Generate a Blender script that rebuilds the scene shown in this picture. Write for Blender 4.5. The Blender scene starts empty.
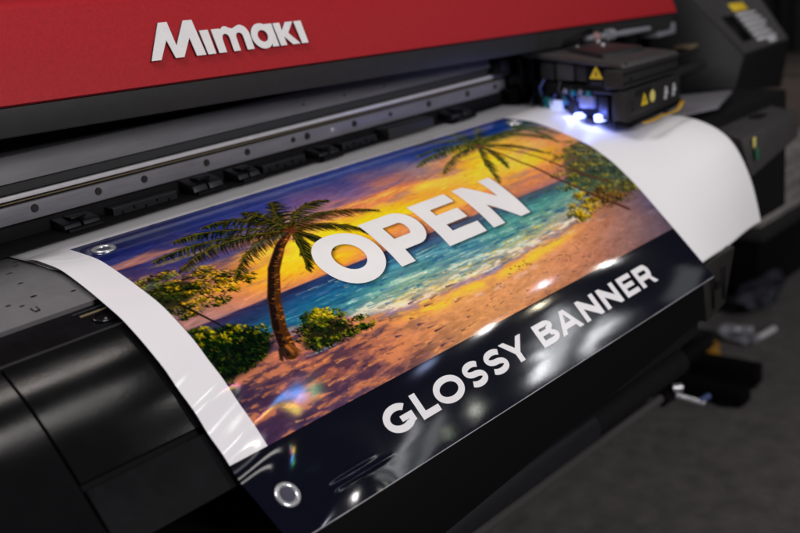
import bpy, bmesh, math, random
import numpy as np
from mathutils import Matrix, Vector
random.seed(7)
rng = np.random.default_rng(11)
scene = bpy.context.scene
COL = scene.collection
D2R = math.radians

# ------------------------------------------------------------------ materials
def lin(c):
    c = np.asarray(c, float) / 255.0
    return np.where(c <= 0.04045, c / 12.92, ((c + 0.055) / 1.055) ** 2.4)

def mat(name, col=(0.5, 0.5, 0.5), rough=0.5, metal=0.0, spec=0.5, coat=0.0, var=0.0, vscale=40.0,
        bump=0.0, bscale=200.0, emit=None, estr=0.0, stretch=None, rvar=0.0, trans=0.0, vcol2=None):
    m = bpy.data.materials.new(name); m.use_nodes = True
    nt = m.node_tree; b = nt.nodes['Principled BSDF']
    b.inputs['Base Color'].default_value = (*col, 1); b.inputs['Roughness'].default_value = rough
    b.inputs['Metallic'].default_value = metal; b.inputs['Specular IOR Level'].default_value = spec
    b.inputs['Coat Weight'].default_value = coat; b.inputs['Coat Roughness'].default_value = 0.08
    b.inputs['Transmission Weight'].default_value = trans
    if emit:
        b.inputs['Emission Color'].default_value = (*emit, 1); b.inputs['Emission Strength'].default_value = estr
    tc = nt.nodes.new('ShaderNodeTexCoord'); mp = nt.nodes.new('ShaderNodeMapping')
    nt.links.new(tc.outputs['Object'], mp.inputs['Vector'])
    if stretch: mp.inputs['Scale'].default_value = stretch
    if var > 0 or rvar > 0:
        n = nt.nodes.new('ShaderNodeTexNoise'); n.inputs['Scale'].default_value = vscale
        n.inputs['Detail'].default_value = 6; n.inputs['Roughness'].default_value = 0.65
        nt.links.new(mp.outputs[0], n.inputs['Vector'])
    if var > 0:
        r = nt.nodes.new('ShaderNodeValToRGB')
        r.color_ramp.elements[0].position = 0.3; r.color_ramp.elements[1].position = 0.7
        lo = tuple(c * (1 - var) for c in col); hi = vcol2 or tuple(min(1, c * (1 + var)) for c in col)
        r.color_ramp.elements[0].color = (*lo, 1); r.color_ramp.elements[1].color = (*hi, 1)
        nt.links.new(n.outputs['Fac'], r.inputs['Fac']); nt.links.new(r.outputs['Color'], b.inputs['Base Color'])
    if rvar > 0:
        mr = nt.nodes.new('ShaderNodeMapRange')
        mr.inputs['From Min'].default_value = 0.3; mr.inputs['From Max'].default_value = 0.7
        mr.inputs['To Min'].default_value = max(0.02, rough - rvar); mr.inputs['To Max'].default_value = min(1, rough + rvar)
        nt.links.new(n.outputs['Fac'], mr.inputs['Value']); nt.links.new(mr.outputs[0], b.inputs['Roughness'])
    if bump > 0:
        n2 = nt.nodes.new('ShaderNodeTexNoise'); n2.inputs['Scale'].default_value = bscale; n2.inputs['Detail'].default_value = 4
        nt.links.new(mp.outputs[0], n2.inputs['Vector'])
        bp = nt.nodes.new('ShaderNodeBump'); bp.inputs['Strength'].default_value = bump; bp.inputs['Distance'].default_value = 0.002
        nt.links.new(n2.outputs['Fac'], bp.inputs['Height']); nt.links.new(bp.outputs[0], b.inputs['Normal'])
    return m

M = dict(
    red=mat('red_paint', (0.35, 0.011, 0.017), 0.52, spec=0.25, var=0.13, vscale=260, bump=0.12, bscale=700),
    trim=mat('charcoal_trim', (0.020, 0.020, 0.021), 0.6, var=0.15, vscale=60, bump=0.08, bscale=500),
    black=mat('black_plastic', (0.004, 0.004, 0.005), 0.36, spec=0.14, rvar=0.06, var=0.2, vscale=30, bump=0.05, bscale=600),
    matte=mat('matte_black', (0.004, 0.004, 0.005), 0.8, spec=0.2, var=0.2, vscale=30),
    apron=mat('satin_black_cover', (0.004, 0.004, 0.0045), 0.135, spec=0.45, var=0.2, vscale=9, bump=0.02, bscale=240, rvar=0.03),
    platen=mat('grey_platen_metal', (0.16, 0.155, 0.162), 0.42, metal=0.1, var=0.10, vscale=35, bump=0.04, bscale=300),
    rail=mat('brushed_aluminium', (0.20, 0.192, 0.214), 0.36, metal=0.08, var=0.16, vscale=16, stretch=(1, 6, 6), bump=0.03, bscale=250),
    beamface=mat('pale_aluminium', (0.175, 0.17, 0.182), 0.40, metal=0.05, var=0.12, vscale=16, stretch=(1, 6, 6)), steel=mat('bright_steel', (0.72, 0.70, 0.72), 0.3, metal=0.2, var=0.1, vscale=50),
    chrome=mat('chrome', (0.72, 0.72, 0.75), 0.24, metal=0.75, rvar=0.06, vscale=120),
    brass=mat('brass_strip', (0.22, 0.17, 0.10), 0.3, metal=0.2),
    belt=mat('dark_belt', (0.03, 0.03, 0.032), 0.7, bump=0.6, bscale=900),
    screw=mat('black_screw', (0.01, 0.01, 0.01), 0.5),
    navyplastic=mat('blue_black_plastic', (0.005, 0.0055, 0.009), 0.45, var=0.2, vscale=50),
edge_glint=mat('cut_edge_glint', (0.34, 0.33, 0.36), 0.25, var=.5, vscale=14), grey2=mat('brown_black_plastic', (0.010, 0.0085, 0.0075), 0.6), panel=mat('black_tray', (0.002, 0.002, 0.002), 0.7, spec=0.12), panelcase=mat('dark_console', (0.006, 0.006, 0.007), 0.55, spec=.25),
    tension=mat('grey_bar', (0.06, 0.055, 0.055), 0.4), grey=mat('dark_grey_plastic', (0.022, 0.021, 0.0225), 0.45, spec=.35, var=0.12, vscale=40, bump=0.05, bscale=500),
    greytop=mat('grey_lid_plastic', (0.045, 0.042, 0.043), 0.55, var=0.12, vscale=40, bump=0.05, bscale=500),
    white=mat('white_vinyl', (0.86, 0.85, 0.87), 0.42, spec=0.3, bump=0.02, bscale=60),
    logo=mat('pale_grey_metal', (0.78, 0.76, 0.77), 0.45, var=0.05, vscale=60),
    logoside=mat('dark_letter_edge', (0.12, 0.05, 0.055), 0.5),
    ink=mat('white_print', (0.88, 0.865, 0.855), 0.10, spec=0.5, var=0.05, vscale=13),  # cloudy tone in the colour stands in for sheen on the big letters
    ink2=mat('white_print_small', (0.82, 0.80, 0.82), 0.15, spec=0.5, var=0.03, vscale=14),
    yellow=mat('yellow_label', (0.75, 0.52, 0.02), 0.5),
    paleyellow=mat('pale_yellow_label', (0.72, 0.62, 0.18), 0.5),
    label=mat('pale_label', (0.5, 0.5, 0.52), 0.6, var=0.2, vscale=200),
    lightgrey=mat('light_grey_plastic', (0.22, 0.22, 0.25), 0.4),
    pink=mat('pink_cap', (0.22, 0.13, 0.125), 0.4),
    teal=mat('teal_block', (0.02, 0.22, 0.26), 0.4),
    led=mat('uv_led', (0.6, 0.65, 1.0), 0.3, emit=(0.28, 0.36, 1.0), estr=5.0),
    leddim=mat('uv_led_dim', (0.6, 0.65, 1.0), 0.3, emit=(0.62, 0.68, 1.0), estr=.4),
    orange=mat('orange_ribbon', (0.42, 0.24, 0.03), 0.4),
    green=mat('green_sticker', (0.02, 0.12, 0.06), 0.5),
    floor=mat('carpet', (0.108, 0.098, 0.096), 0.95, var=0.30, vscale=22, bump=0.6, bscale=420),
    bag=mat('crumpled_clear_plastic', (0.36, 0.36, 0.40), 0.2, var=0.6, vscale=30, trans=0.35), bag2=mat('dark_plastic_wrap', (0.035, 0.036, 0.048), 0.15, var=0.8, vscale=24),
    bundle=mat('wrapped_bundle', (0.30, 0.28, 0.27), 0.35, var=0.5, vscale=18, stretch=(1, 1, 8)),
    board=mat('brown_board', (0.09, 0.068, 0.055), 0.8, var=0.3, vscale=8, stretch=(1, 1, 10)),
    curtain=mat('dark_curtain', (0.018, 0.018, 0.017), 0.9, var=0.3, vscale=6),
    wall=mat('dim_wall', (0.05, 0.048, 0.048), 0.9, var=0.2, vscale=3),
    bluecap=mat('blue_bit', (0.06, 0.09, 0.22), 0.4),
    amber=mat('amber_plastic', (0.34, 0.17, 0.02), 0.4),
)

# ------------------------------------------------------------------ object helpers
def place(o, parent):
    COL.objects.link(o)
    if parent is not None:
        o.parent = parent
        off = Vector((0, 0, 0)); p = parent
        while p is not None:
            off += p.location; p = p.parent
        o.matrix_parent_inverse = Matrix.Identity(4)
        if o.type == 'MESH' and off.length > 0:
            o.data.transform(Matrix.Translation(-off))
    return o

def mesh(name, verts, faces, m, parent=None, smooth=False, mids=None):
    me = bpy.data.meshes.new(name); me.from_pydata([tuple(map(float, v)) for v in verts], [], faces); me.update()
    for mm in (m if isinstance(m, (list, tuple)) else [m]): me.materials.append(mm)
    if mids is not None: me.polygons.foreach_set('material_index', mids)
    if smooth: me.polygons.foreach_set('use_smooth', [True] * len(me.polygons))
    return place(bpy.data.objects.new(name, me), parent)

def bm_obj(name, bm, m, parent=None, smooth=False, autosmooth=False):
    bmesh.ops.recalc_face_normals(bm, faces=bm.faces)
    me = bpy.data.meshes.new(name); bm.to_mesh(me); bm.free()
    for mm in (m if isinstance(m, (list, tuple)) else [m]): me.materials.append(mm)
    if smooth or autosmooth:
        me.polygons.foreach_set('use_smooth', [True] * len(me.polygons))
        if autosmooth: me.set_sharp_from_angle(angle=D2R(35))
    return place(bpy.data.objects.new(name, me), parent)

def empty(name, loc, label, cat, group=None):
    o = bpy.data.objects.new(name, None); o.empty_display_size = 0.05; COL.objects.link(o); o.location = loc
    o['label'] = label; o['category'] = cat
    if group: o['group'] = group
    return o

def tag(o, label, cat, group=None):
    o['label'] = label; o['category'] = cat
    if group: o['group'] = group
    return o

def add_hex(bm, c, bev=0.0, seg=2):
    vs = [bm.verts.new(p) for p in c]          # 0-3 bottom loop, 4-7 top loop
    fs = [bm.faces.new([vs[i] for i in q]) for q in ((3, 2, 1, 0), (4, 5, 6, 7), (0, 1, 5, 4), (1, 2, 6, 5), (2, 3, 7, 6), (3, 0, 4, 7))]
    if bev > 0:
        es = list({e for f_ in fs for e in f_.edges})
        bmesh.ops.bevel(bm, geom=es, offset=bev, segments=seg, affect='EDGES', profile=0.5)
    return vs

def add_box(bm, x0, x1, y0, y1, z0, z1, bev=0.0):
    add_hex(bm, [(x0, y0, z0), (x1, y0, z0), (x1, y1, z0), (x0, y1, z0), (x0, y0, z1), (x1, y0, z1), (x1, y1, z1), (x0, y1, z1)], bev)

def box(name, x0, x1, y0, y1, z0, z1, m, parent=None, bev=0.002):
    bm = bmesh.new(); add_box(bm, x0, x1, y0, y1, z0, z1, bev)
    return bm_obj(name, bm, m, parent, autosmooth=True)

def hexa(name, c, m, parent=None, bev=0.002):
    bm = bmesh.new(); add_hex(bm, c, bev)
    return bm_obj(name, bm, m, parent, autosmooth=True)

def add_tube(bm, pts, r, n=12, cap=True):
    rings = []
    pts = [Vector(p) for p in pts]
    rr = r if isinstance(r, (list, tuple)) else [r] * len(pts)
    for i, p in enumerate(pts):
        t_ = (pts[min(i + 1, len(pts) - 1)] - pts[max(i - 1, 0)]).normalized()
        a = t_.orthogonal().normalized() if i == 0 else (ua - t_ * ua.dot(t_)).normalized()
        ua = a; b = t_.cross(a)
        rings.append([bm.verts.new(p + (a * math.cos(2 * math.pi * k / n) + b * math.sin(2 * math.pi * k / n)) * rr[i]) for k in range(n)])
    for i in range(len(rings) - 1):
        for k in range(n):
            bm.faces.new([rings[i][k], rings[i][(k + 1) % n], rings[i + 1][(k + 1) % n], rings[i + 1][k]])
    if cap:
        bm.faces.new(rings[0][::-1]); bm.faces.new(rings[-1])

def tube(name, pts, r, m, parent=None, n=14):
    bm = bmesh.new(); add_tube(bm, pts, r, n); return bm_obj(name, bm, m, parent, autosmooth=True)

def extrude_x(name, sec, x0, x1, m, parent=None, fz=None, bev=0.0, smooth=True):
    bm = bmesh.new(); n = len(sec)
    f_ = fz or (lambda x, y, z: (x, y, z))
    a = [bm.verts.new(f_(x0, y, z)) for y, z in sec]; b = [bm.verts.new(f_(x1, y, z)) for y, z in sec]
    for i in range(n):
        bm.faces.new([a[i], a[(i + 1) % n], b[(i + 1) % n], b[i]])
    bm.faces.new(a[::-1]); bm.faces.new(b)
    if bev > 0:
        bmesh.ops.bevel(bm, geom=list(bm.edges), offset=bev, segments=2, affect='EDGES', profile=0.5)
    return bm_obj(name, bm, m, parent, autosmooth=smooth)

# ------------------------------------------------------------------ the sheet's running profile (y, z) over arc length s
_P = np.array([(.30, 0), (.0, 0), (-.06, -.004), (-.11, -.019), (-.163, -.038), (-.203, -.063), (-.237, -.092), (-.265, -.12),
               (-.30, -.157), (-.328, -.19), (-.353, -.219), (-.50, -.39)])
_S = np.concatenate([[0], np.cumsum(np.hypot(*np.diff(_P, axis=0).T))]) - .30
_sf = np.linspace(-.28, .60, 881)
_k = np.exp(-0.5 * (np.arange(-30, 31) / 11.0) ** 2); _k /= _k.sum()
_yf = np.convolve(np.pad(np.interp(_sf, _S, _P[:, 0]), 30, mode='reflect', reflect_type='odd'), _k, 'valid')
_zf = np.convolve(np.pad(np.interp(_sf, _S, _P[:, 1]), 30, mode='reflect', reflect_type='odd'), _k, 'valid')
_ty, _tz = np.gradient(_yf, _sf), np.gradient(_zf, _sf)

def prof(s, off=0.0):
    y, z = np.interp(s, _sf, _yf), np.interp(s, _sf, _zf)
    ty, tz = np.interp(s, _sf, _ty), np.interp(s, _sf, _tz)
    L = np.hypot(ty, tz)
    return y + off * tz / L, z - off * ty / L          # normal = (tz, -ty): up / forward

def sstep(a, b, x):
    t_ = np.clip((x - a) / (b - a), 0, 1); return t_ * t_ * (3 - 2 * t_)

def banner_off(X, s):
    o = 0.0016 + 0.017 * sstep(.355, .470, s) * 1.6 * sstep(.11, -.10, X)
    o = o + 0.004 * sstep(.33, .46, s) * sstep(.50, .84, X)
    for c_, x0, x1 in ((.4115, .012, .105), (.4205, .020, .125)):      # creases beside the lower eyelet
        o = o + .0006 * np.exp(-((s - c_ - .03 * (X - .05) ** 2) / .0022) ** 2) * sstep(x0, x0 + .03, X) * sstep(x1, x1 - .04, X)
    o = o + 0.0035 * sstep(.01, -.046, X) * sstep(-.02, .02, s) * sstep(.20, .05, s)
    # gentle buckling of the hanging end and of the left margin
    o = o + sstep(.30, .42, s) * 0.0012 * np.sin(X * 9 + 1.0)
    o = o + 0.0007 * np.sin(s * 120 + X * 40) * sstep(.06, -.03, X) * sstep(.18, .26, s)
    return o

def banner_pt(X, s, lift=0.0):
    y, z = prof(s, banner_off(X, s) + lift)
    return np.stack([np.broadcast_to(X, np.shape(y)), y, z], -1)

def strip(name, xs, s0, s1, off, m, parent=None, thick=0.004, ns=40, off_fn=None):
    """a curved cover that follows the profile, with real thickness"""
    ss = np.linspace(s0, s1, ns)
    v = []; fcs = []
    for sgn in (0, 1):
        for x in xs:
            y, z = prof(ss, off - sgn * thick)
            v += [(x, a, b) for a, b in zip(y, z)]
    nx = len(xs); N = nx * ns
    for i in range(nx - 1):
        for j in range(ns - 1):
            a = i * ns + j
            fcs.append((a, a + 1, a + ns + 1, a + ns)); fcs.append((N + a, N + a + ns, N + a + ns + 1, N + a + 1))
    for j in range(ns - 1):
        fcs.append((j, N + j, N + j + 1, j + 1)); e = (nx - 1) * ns + j; fcs.append((e, e + 1, N + e + 1, N + e))
    for i in range(nx - 1):
        a = i * ns; fcs.append((a, a + ns, N + a + ns, N + a)); e = a + ns - 1; fcs.append((e, N + e, N + e + ns, e + ns))
    bm = bmesh.new(); vs = [bm.verts.new(p) for p in v]
    for q in fcs: bm.faces.new([vs[i] for i in q])
    return bm_obj(name, bm, m, parent, autosmooth=True)

# ------------------------------------------------------------------ lettering (outlines in cap heights)
def arc(cx, cy, rx, ry, a0, a1, n=24, p=2.0):
    o = []
    for i in range(n + 1):
        a = D2R(a0 + (a1 - a0) * i / n); c, s_ = math.cos(a), math.sin(a)
        e = 2.0 / p
        o.append((cx + rx * math.copysign(abs(c) ** e, c), cy + ry * math.copysign(abs(s_) ** e, s_)))
    return o

def offset_line(pts, t):
    # a stroke of width t along a smooth line; the inner side never passes the centre of a tight bend
    pts = np.array(pts); seg_ = np.concatenate([[0], np.cumsum(np.hypot(*np.diff(pts, axis=0).T))])
    q = np.linspace(0, seg_[-1], 90); pts = np.stack([np.interp(q, seg_, pts[:, 0]), np.interp(q, seg_, pts[:, 1])], 1)
    for _ in range(3): pts[1:-1] = (pts[:-2] + 2 * pts[1:-1] + pts[2:]) / 4
    d = np.gradient(pts, axis=0); L = np.linalg.norm(d, axis=1); d /= L[:, None]
    n = np.stack([-d[:, 1], d[:, 0]], 1); k = np.sum(np.gradient(d, axis=0) * n, 1) / L
    ka = np.convolve(np.pad(k, 3, mode='edge'), np.ones(7) / 7, 'valid')
    a = np.where(ka > 0, np.minimum(t / 2, .80 / np.maximum(ka, 1e-3)), t / 2); b = np.where(ka < 0, np.minimum(t / 2, .80 / np.maximum(-ka, 1e-3)), t / 2)
    return [tuple(p) for p in pts + n * a[:, None]] + [tuple(p) for p in (pts - n * b[:, None])[::-1]]

def g_O(w, t): return [arc(w / 2, .5, w / 2, .515, 0, 360, 64, 2.08)[:-1], arc(w / 2, .5, w / 2 - t * 1.0, .515 - t * .82, 0, 360, 64, 2.05)[:-1]]
def g_P(w, t, bot=.25):
    r = (1 - bot) / 2; cy = 1 - r; x = w - r * .95
    return [[(0, 0), (t, 0), (t, bot)] + [(x, bot)] + arc(x, cy, r * .95, r, -90, 90, 20)[1:] + [(0, 1)],
            [(t, bot + t * .78), (t, 1 - t * .78), (x - .01, 1 - t * .78)] + arc(x - .01, cy, r * .95 - t * .9, r - t * .78, 90, -90, 16)[1:]]
def g_E(w, t, k=.76):
    h = t * k
    return [[(0, 0), (w, 0), (w, h), (t, h), (t, .5 - h / 2), (w * .9, .5 - h / 2), (w * .9, .5 + h / 2), (t, .5 + h / 2), (t, 1 - h), (w * .98, 1 - h), (w * .98, 1), (0, 1)]]
def g_N(w, t):
    a = t * .86; k = .22
    f_ = lambda x: 1 - (x - a) * (1 - k) / (w - a)
    y1 = f_(w - t)
    return [[(0, 0), (0, 1), (a, 1), (w - t, y1), (w - t, 1), (w, 1), (w, 0), (w - a, 0), (t, 1 - y1), (t, 0)]]
def g_L(w, t): return [[(0, 0), (w, 0), (w, t * .85), (t, t * .85), (t, 1), (0, 1)]]
def g_A(w, t):
    b = t * .52; c = t * 1.06
    sl = (w / 2 - b) / 1.0
    xin = lambda y: c + (w / 2 - c) * y / (.98 - t * 1.0 + .14)
    y0, y1 = .2, .2 + t * .8
    return [[(0, 0), (w / 2 - b, 1), (w / 2 + b, 1), (w, 0), (w - c, 0), (w - xin(y0), y0), (xin(y0), y0), (c, 0)],
            [(xin(y1), y1), (w / 2, .80), (w - xin(y1), y1)]]
def g_Y(w, t):
    c = t * 1.1
    return [[(w / 2 - t / 2, 0), (w / 2 - t / 2, .37), (0, 1), (c, 1), (w / 2 + .01, .60), (w - c, 1), (w, 1), (w / 2 + t / 2, .37), (w / 2 + t / 2, 0)]]
def g_B(w, t):
    h = t * .78; x1, x2 = w * .56, w * .60
    r1, r2 = .245, .275
    out = [(0, 0), (x2, 0)] + arc(x2, r2, w - x2, r2, -90, 60, 14)[1:] + arc(x1, 1 - r1, w * .95 - x1, r1, -50, 90, 14) + [(0, 1)]
    lo = [(t, h), (t, .55 - h * .52)] + [(x2, .55 - h * .52)] + arc(x2, r2, w - x2 - t, r2 - h * .98, 88, -88, 12)[1:-1] + [(x2, h)]
    hi = [(t, .55 + h * .42), (t, 1 - h), (x1, 1 - h)] + arc(x1, 1 - r1 + .005, w * .95 - x1 - t, r1 - h * .98, 88, -80, 12)[1:-1] + [(x1, .55 + h * .42)]
    return [out, lo, hi]
def g_R(w, t):
    bot = .30; r = (1 - bot) / 2; cy = 1 - r; x = w * .92 - r * .95
    q = arc(x, cy, r * .95, r, -52, 90, 18)
    return [[(0, 0), (t, 0), (t, bot), (x - .06, bot), (w - t * 1.12, 0), (w, 0), (w - .27, .335)] + q + [(0, 1)],
            [(t, bot + t * .85), (t, 1 - t * .85), (x - .01, 1 - t * .85)] + arc(x - .01, cy, r * .95 - t, r - t * .85, 90, -90, 14)[1:]]
def g_S(w, t):
    h = t * .80; r = (1.03 - h) / 4
    c = arc(w / 2, 1.015 - h / 2 - r, w / 2 - t * .50, r, 30, 258, 24) + arc(w / 2, -.015 + h / 2 + r, w / 2 - t * .45, r, 78, -150, 24)
    c = [(x, y) for x, y in c]
    return [offset_line(c, h)]
def g_G(w, t):
    cx = w / 2 + .015
    out = arc(cx, .5, w / 2 + .015, .515, 44, 316, 48, 2.05); inn = arc(cx, .5, w / 2 + .015 - t, .515 - t * .86, 305, 44, 44)
    xr = w * .975
    return [out + [(xr, .165), (xr, .535), (cx + .03, .535), (cx + .03, .535 - t * .74), (xr - t, .535 - t * .74), (xr - t, .30)] + inn]

def fill_mesh(contours, extrude=0.0):
    cu = bpy.data.curves.new('outline', 'CURVE'); cu.dimensions = '2D'; cu.fill_mode = 'BOTH' if extrude else 'FRONT'; cu.extrude = extrude
    for c in contours:
        sp = cu.splines.new('POLY'); sp.points.add(len(c) - 1)
        for p, q in zip(sp.points, c): p.co = (q[0], q[1], 0, 1)
        sp.use_cyclic_u = True
    o = bpy.data.objects.new('outline', cu); COL.objects.link(o)
    dg = bpy.context.evaluated_depsgraph_get(); dg.update()
    me = bpy.data.meshes.new_from_object(o.evaluated_get(dg))
    bpy.data.objects.remove(o); bpy.data.curves.remove(cu)
    return me

def inside(contours, X, Y):
    r = np.zeros(X.shape, bool)
    for c in contours:
        n = len(c)
        for i in range(n):
            x0, y0 = c[i]; x1, y1 = c[(i + 1) % n]
            if y0 == y1: continue
            cond = (y0 > Y) != (y1 > Y)
            r ^= cond & (X < (x1 - x0) * (Y - y0) / (y1 - y0) + x0)
    return r

OPEN_T, OPEN_B = .1585, .2385
OPEN = [('O', g_O, .193, .287), ('P', g_P, .2920, .3735), ('E', g_E, .3815, .4565), ('N', g_N, .4715, .5535)]
GB_T, GB_B = .3765, .4070
GB = [('G', g_G, .1305, .1735), ('L', g_L, .1795, .2090), ('O', g_O, .2110, .2585), ('S', g_S, .2645, .2985), ('S', g_S, .3040, .3395), ('Y', g_Y, .3390, .3835),
      ('B', g_B, .4060, .4445), ('A', g_A, .4470, .4945), ('N', g_N, .5020, .5435), ('N', g_N, .5520, .5925), ('E', g_E, .6025, .6355), ('R', g_R, .6430, .6830)]

def letters(spec, top, bot, stroke):
    h = bot - top; out = []
    for ch, fn, x0, x1 in spec:
        cs = fn((x1 - x0) / h, stroke)
        out.append((ch, [[(x0 + x * h, bot - y * h) for x, y in c] for c in cs]))
    return out
L_OPEN = letters(OPEN, OPEN_T, OPEN_B, .31)
L_GB = letters(GB, GB_T, GB_B, .30)

#PAINT_BEGIN
# ------------------------------------------------------------------ the printed beach picture, painted stroke by stroke
PW, PH = 820, 361
def vnoise(w, h, sx, sy, seed):
    r = np.random.default_rng(seed); gx, gy = int(w / sx) + 3, int(h / sy) + 3
    g = r.random((gy, gx)); x = np.arange(w) / sx; y = np.arange(h) / sy
    xi, yi = x.astype(int), y.astype(int); fx, fy = x - xi, y - yi
    fx, fy = fx * fx * (3 - 2 * fx), fy * fy * (3 - 2 * fy)
    a = g[np.ix_(yi, xi)]; b = g[np.ix_(yi, xi + 1)]; c = g[np.ix_(yi + 1, xi)]; d = g[np.ix_(yi + 1, xi + 1)]
    return (a * (1 - fx) + b * fx) * (1 - fy)[:, None] + (c * (1 - fx) + d * fx) * fy[:, None]
def fbm(w, h, sx, sy, seed, o=5):
    r = np.zeros((h, w)); a = 1.0; tot = 0
    for i in range(o):
        r += a * vnoise(w, h, max(sx, 1.5), max(sy, 1.5), seed + i * 13); tot += a; a *= .55; sx /= 2; sy /= 2
    return r / tot - .5
GU = np.array([.0, .04, .12, .2, .28, .36, .44, .52, .6, .68, .76, .84, .92, 1.0])
GV = np.array([0, .05, .15, .25, .35, .45, .52, .595])
SKY = np.array([
 [(34,32,70),(36,36,80),(34,38,92),(40,46,110),(48,55,118),(52,62,132),(52,70,150),(52,70,150),(46,66,140),(38,58,130),(32,52,120),(30,55,132),(30,55,130),(40,55,110)],
 [(38,36,74),(40,40,82),(40,44,98),(46,52,116),(56,60,124),(62,66,134),(60,74,150),(66,78,152),(64,78,150),(52,70,140),(42,62,126),(36,60,134),(36,62,140),(48,60,110)],
 [(42,42,84),(46,44,88),(74,62,98),(54,58,120),(78,74,136),(128,92,130),(92,82,134),(118,88,132),(104,94,144),(92,94,150),(80,90,140),(60,80,140),(70,90,140),(80,90,120)],
 [(50,48,92),(50,50,98),(52,58,112),(66,66,126),(92,84,134),(128,100,138),(140,102,130),(166,112,116),(158,126,134),(200,146,106),(236,176,70),(236,180,76),(214,156,100),(160,124,116)],
 [(76,62,92),(84,66,96),(70,68,112),(120,90,112),(164,116,118),(206,144,96),(204,128,92),(212,132,86),(206,140,88),(236,172,66),(252,204,48),(250,192,52),(236,160,86),(200,146,112)],
 [(116,84,96),(136,92,94),(204,132,74),(240,164,52),(252,192,40),(252,196,44),(244,172,62),(236,152,70),(232,150,66),(244,176,56),(250,196,58),(242,166,64),(226,150,96),(190,146,116)],
 [(150,110,108),(166,118,104),(216,140,76),(246,176,44),(250,188,40),(246,176,50),(226,148,74),(226,150,76),(224,146,76),(226,150,72),(226,146,80),(206,134,84),(190,132,108),(150,126,116)],
 [(160,122,118),(162,122,118),(186,130,110),(204,138,100),(206,136,96),(196,126,100),(176,122,108),(186,126,98),(190,126,96),(178,122,104),(168,116,108),(156,116,110),(140,120,124),(120,116,118)],
], float)
GVS = np.array([.595, .63, .67, .72, .77, .82, .86])
SEA = np.array([
 [(78,78,116),(78,78,116),(66,74,112),(60,74,116),(62,80,122),(72,84,124),(92,98,126),(98,104,128),(92,104,128),(92,108,126),(96,112,126),(100,118,126),(104,122,126),(104,118,120)],
 [(54,70,106),(54,70,106),(50,74,112),(44,80,122),(46,90,132),(58,100,138),(70,112,146),(76,118,146),(74,124,142),(70,128,136),(72,134,138),(80,138,136),(90,140,134),(90,130,120)],
 [(40,84,112),(40,84,112),(38,92,124),(36,102,134),(48,116,144),(66,132,150),(72,138,150),(74,138,146),(70,142,140),(74,148,140),(84,152,142),(96,154,142),(100,150,134),(100,136,120)],
 [(40,100,116),(40,100,116),(44,112,126),(54,128,140),(76,146,146),(96,160,148),(84,148,148),(70,132,148),(82,152,146),(104,164,146),(124,168,146),(140,168,146),(150,160,134),(130,136,120)],
 [(70,110,116),(70,110,116),(80,124,130),(96,140,140),(120,162,146),(136,170,142),(112,158,146),(96,144,150),(124,166,142),(150,176,140),(150,160,150),(150,146,146),(150,140,126),(130,120,110)],
 [(140,116,116),(140,116,116),(146,124,122),(150,132,132),(168,150,136),(176,164,130),(170,166,130),(166,168,132),(160,150,140),(150,134,140),(170,146,120),(176,142,110),(160,120,96),(130,100,86)],
 [(150,110,92),(150,110,92),(156,116,96),(180,136,100),(226,170,80),(230,176,78),(200,160,110),(176,146,126),(200,156,96),(216,160,76),(196,136,92),(180,120,86),(150,104,80),(110,84,72)],
], float)
GVB = np.array([.70, .80, .86, .90, .95, 1.0])
SAND = np.array([
 [(60,60,56),(70,64,62),(150,104,92),(176,122,98),(196,134,92),(210,146,92),(214,150,92),(214,150,90),(212,150,92),(204,140,92),(190,126,88),(160,106,80),(130,92,80),(104,80,80)],
 [(64,52,58),(80,62,66),(150,98,86),(182,122,92),(206,138,82),(218,152,84),(220,156,84),(220,156,80),(214,148,84),(204,138,92),(192,126,90),(160,104,80),(120,86,84),(84,72,92)],
 [(70,56,66),(96,72,76),(170,106,78),(184,116,80),(198,128,84),(206,138,92),(206,140,98),(208,142,100),(206,140,100),(200,132,96),(186,122,92),(160,106,90),(126,94,98),(82,74,100)],
 [(84,64,74),(120,80,76),(166,102,76),(150,98,82),(178,114,82),(192,126,92),(194,128,94),(196,132,98),(196,132,96),(190,126,94),(176,116,92),(150,106,98),(124,94,98),(86,74,96)],
 [(92,68,76),(104,74,80),(116,82,84),(142,94,82),(168,108,80),(180,118,90),(184,122,92),(188,126,94),(186,124,92),(178,116,88),(164,108,90),(140,100,96),(114,88,96),(84,72,92)],
 [(86,66,76),(90,70,84),(100,78,88),(120,84,84),(146,98,82),(164,108,84),(172,114,86),(176,116,88),(174,114,86),(164,106,84),(150,100,86),(126,92,92),(104,82,92),(80,70,90)],
], float)
def grid(gu, gv, c, U, V):
    iu = np.clip(np.searchsorted(gu, U) - 1, 0, len(gu) - 2); iv = np.clip(np.searchsorted(gv, V) - 1, 0, len(gv) - 2)
    fu = np.clip((U - gu[iu]) / (gu[iu + 1] - gu[iu]), 0, 1)[..., None]; fv = np.clip((V - gv[iv]) / (gv[iv + 1] - gv[iv]), 0, 1)[..., None]
    return (c[iv, iu] * (1 - fu) + c[iv, iu + 1] * fu) * (1 - fv) + (c[iv + 1, iu] * (1 - fu) + c[iv + 1, iu + 1] * fu) * fv

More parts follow.
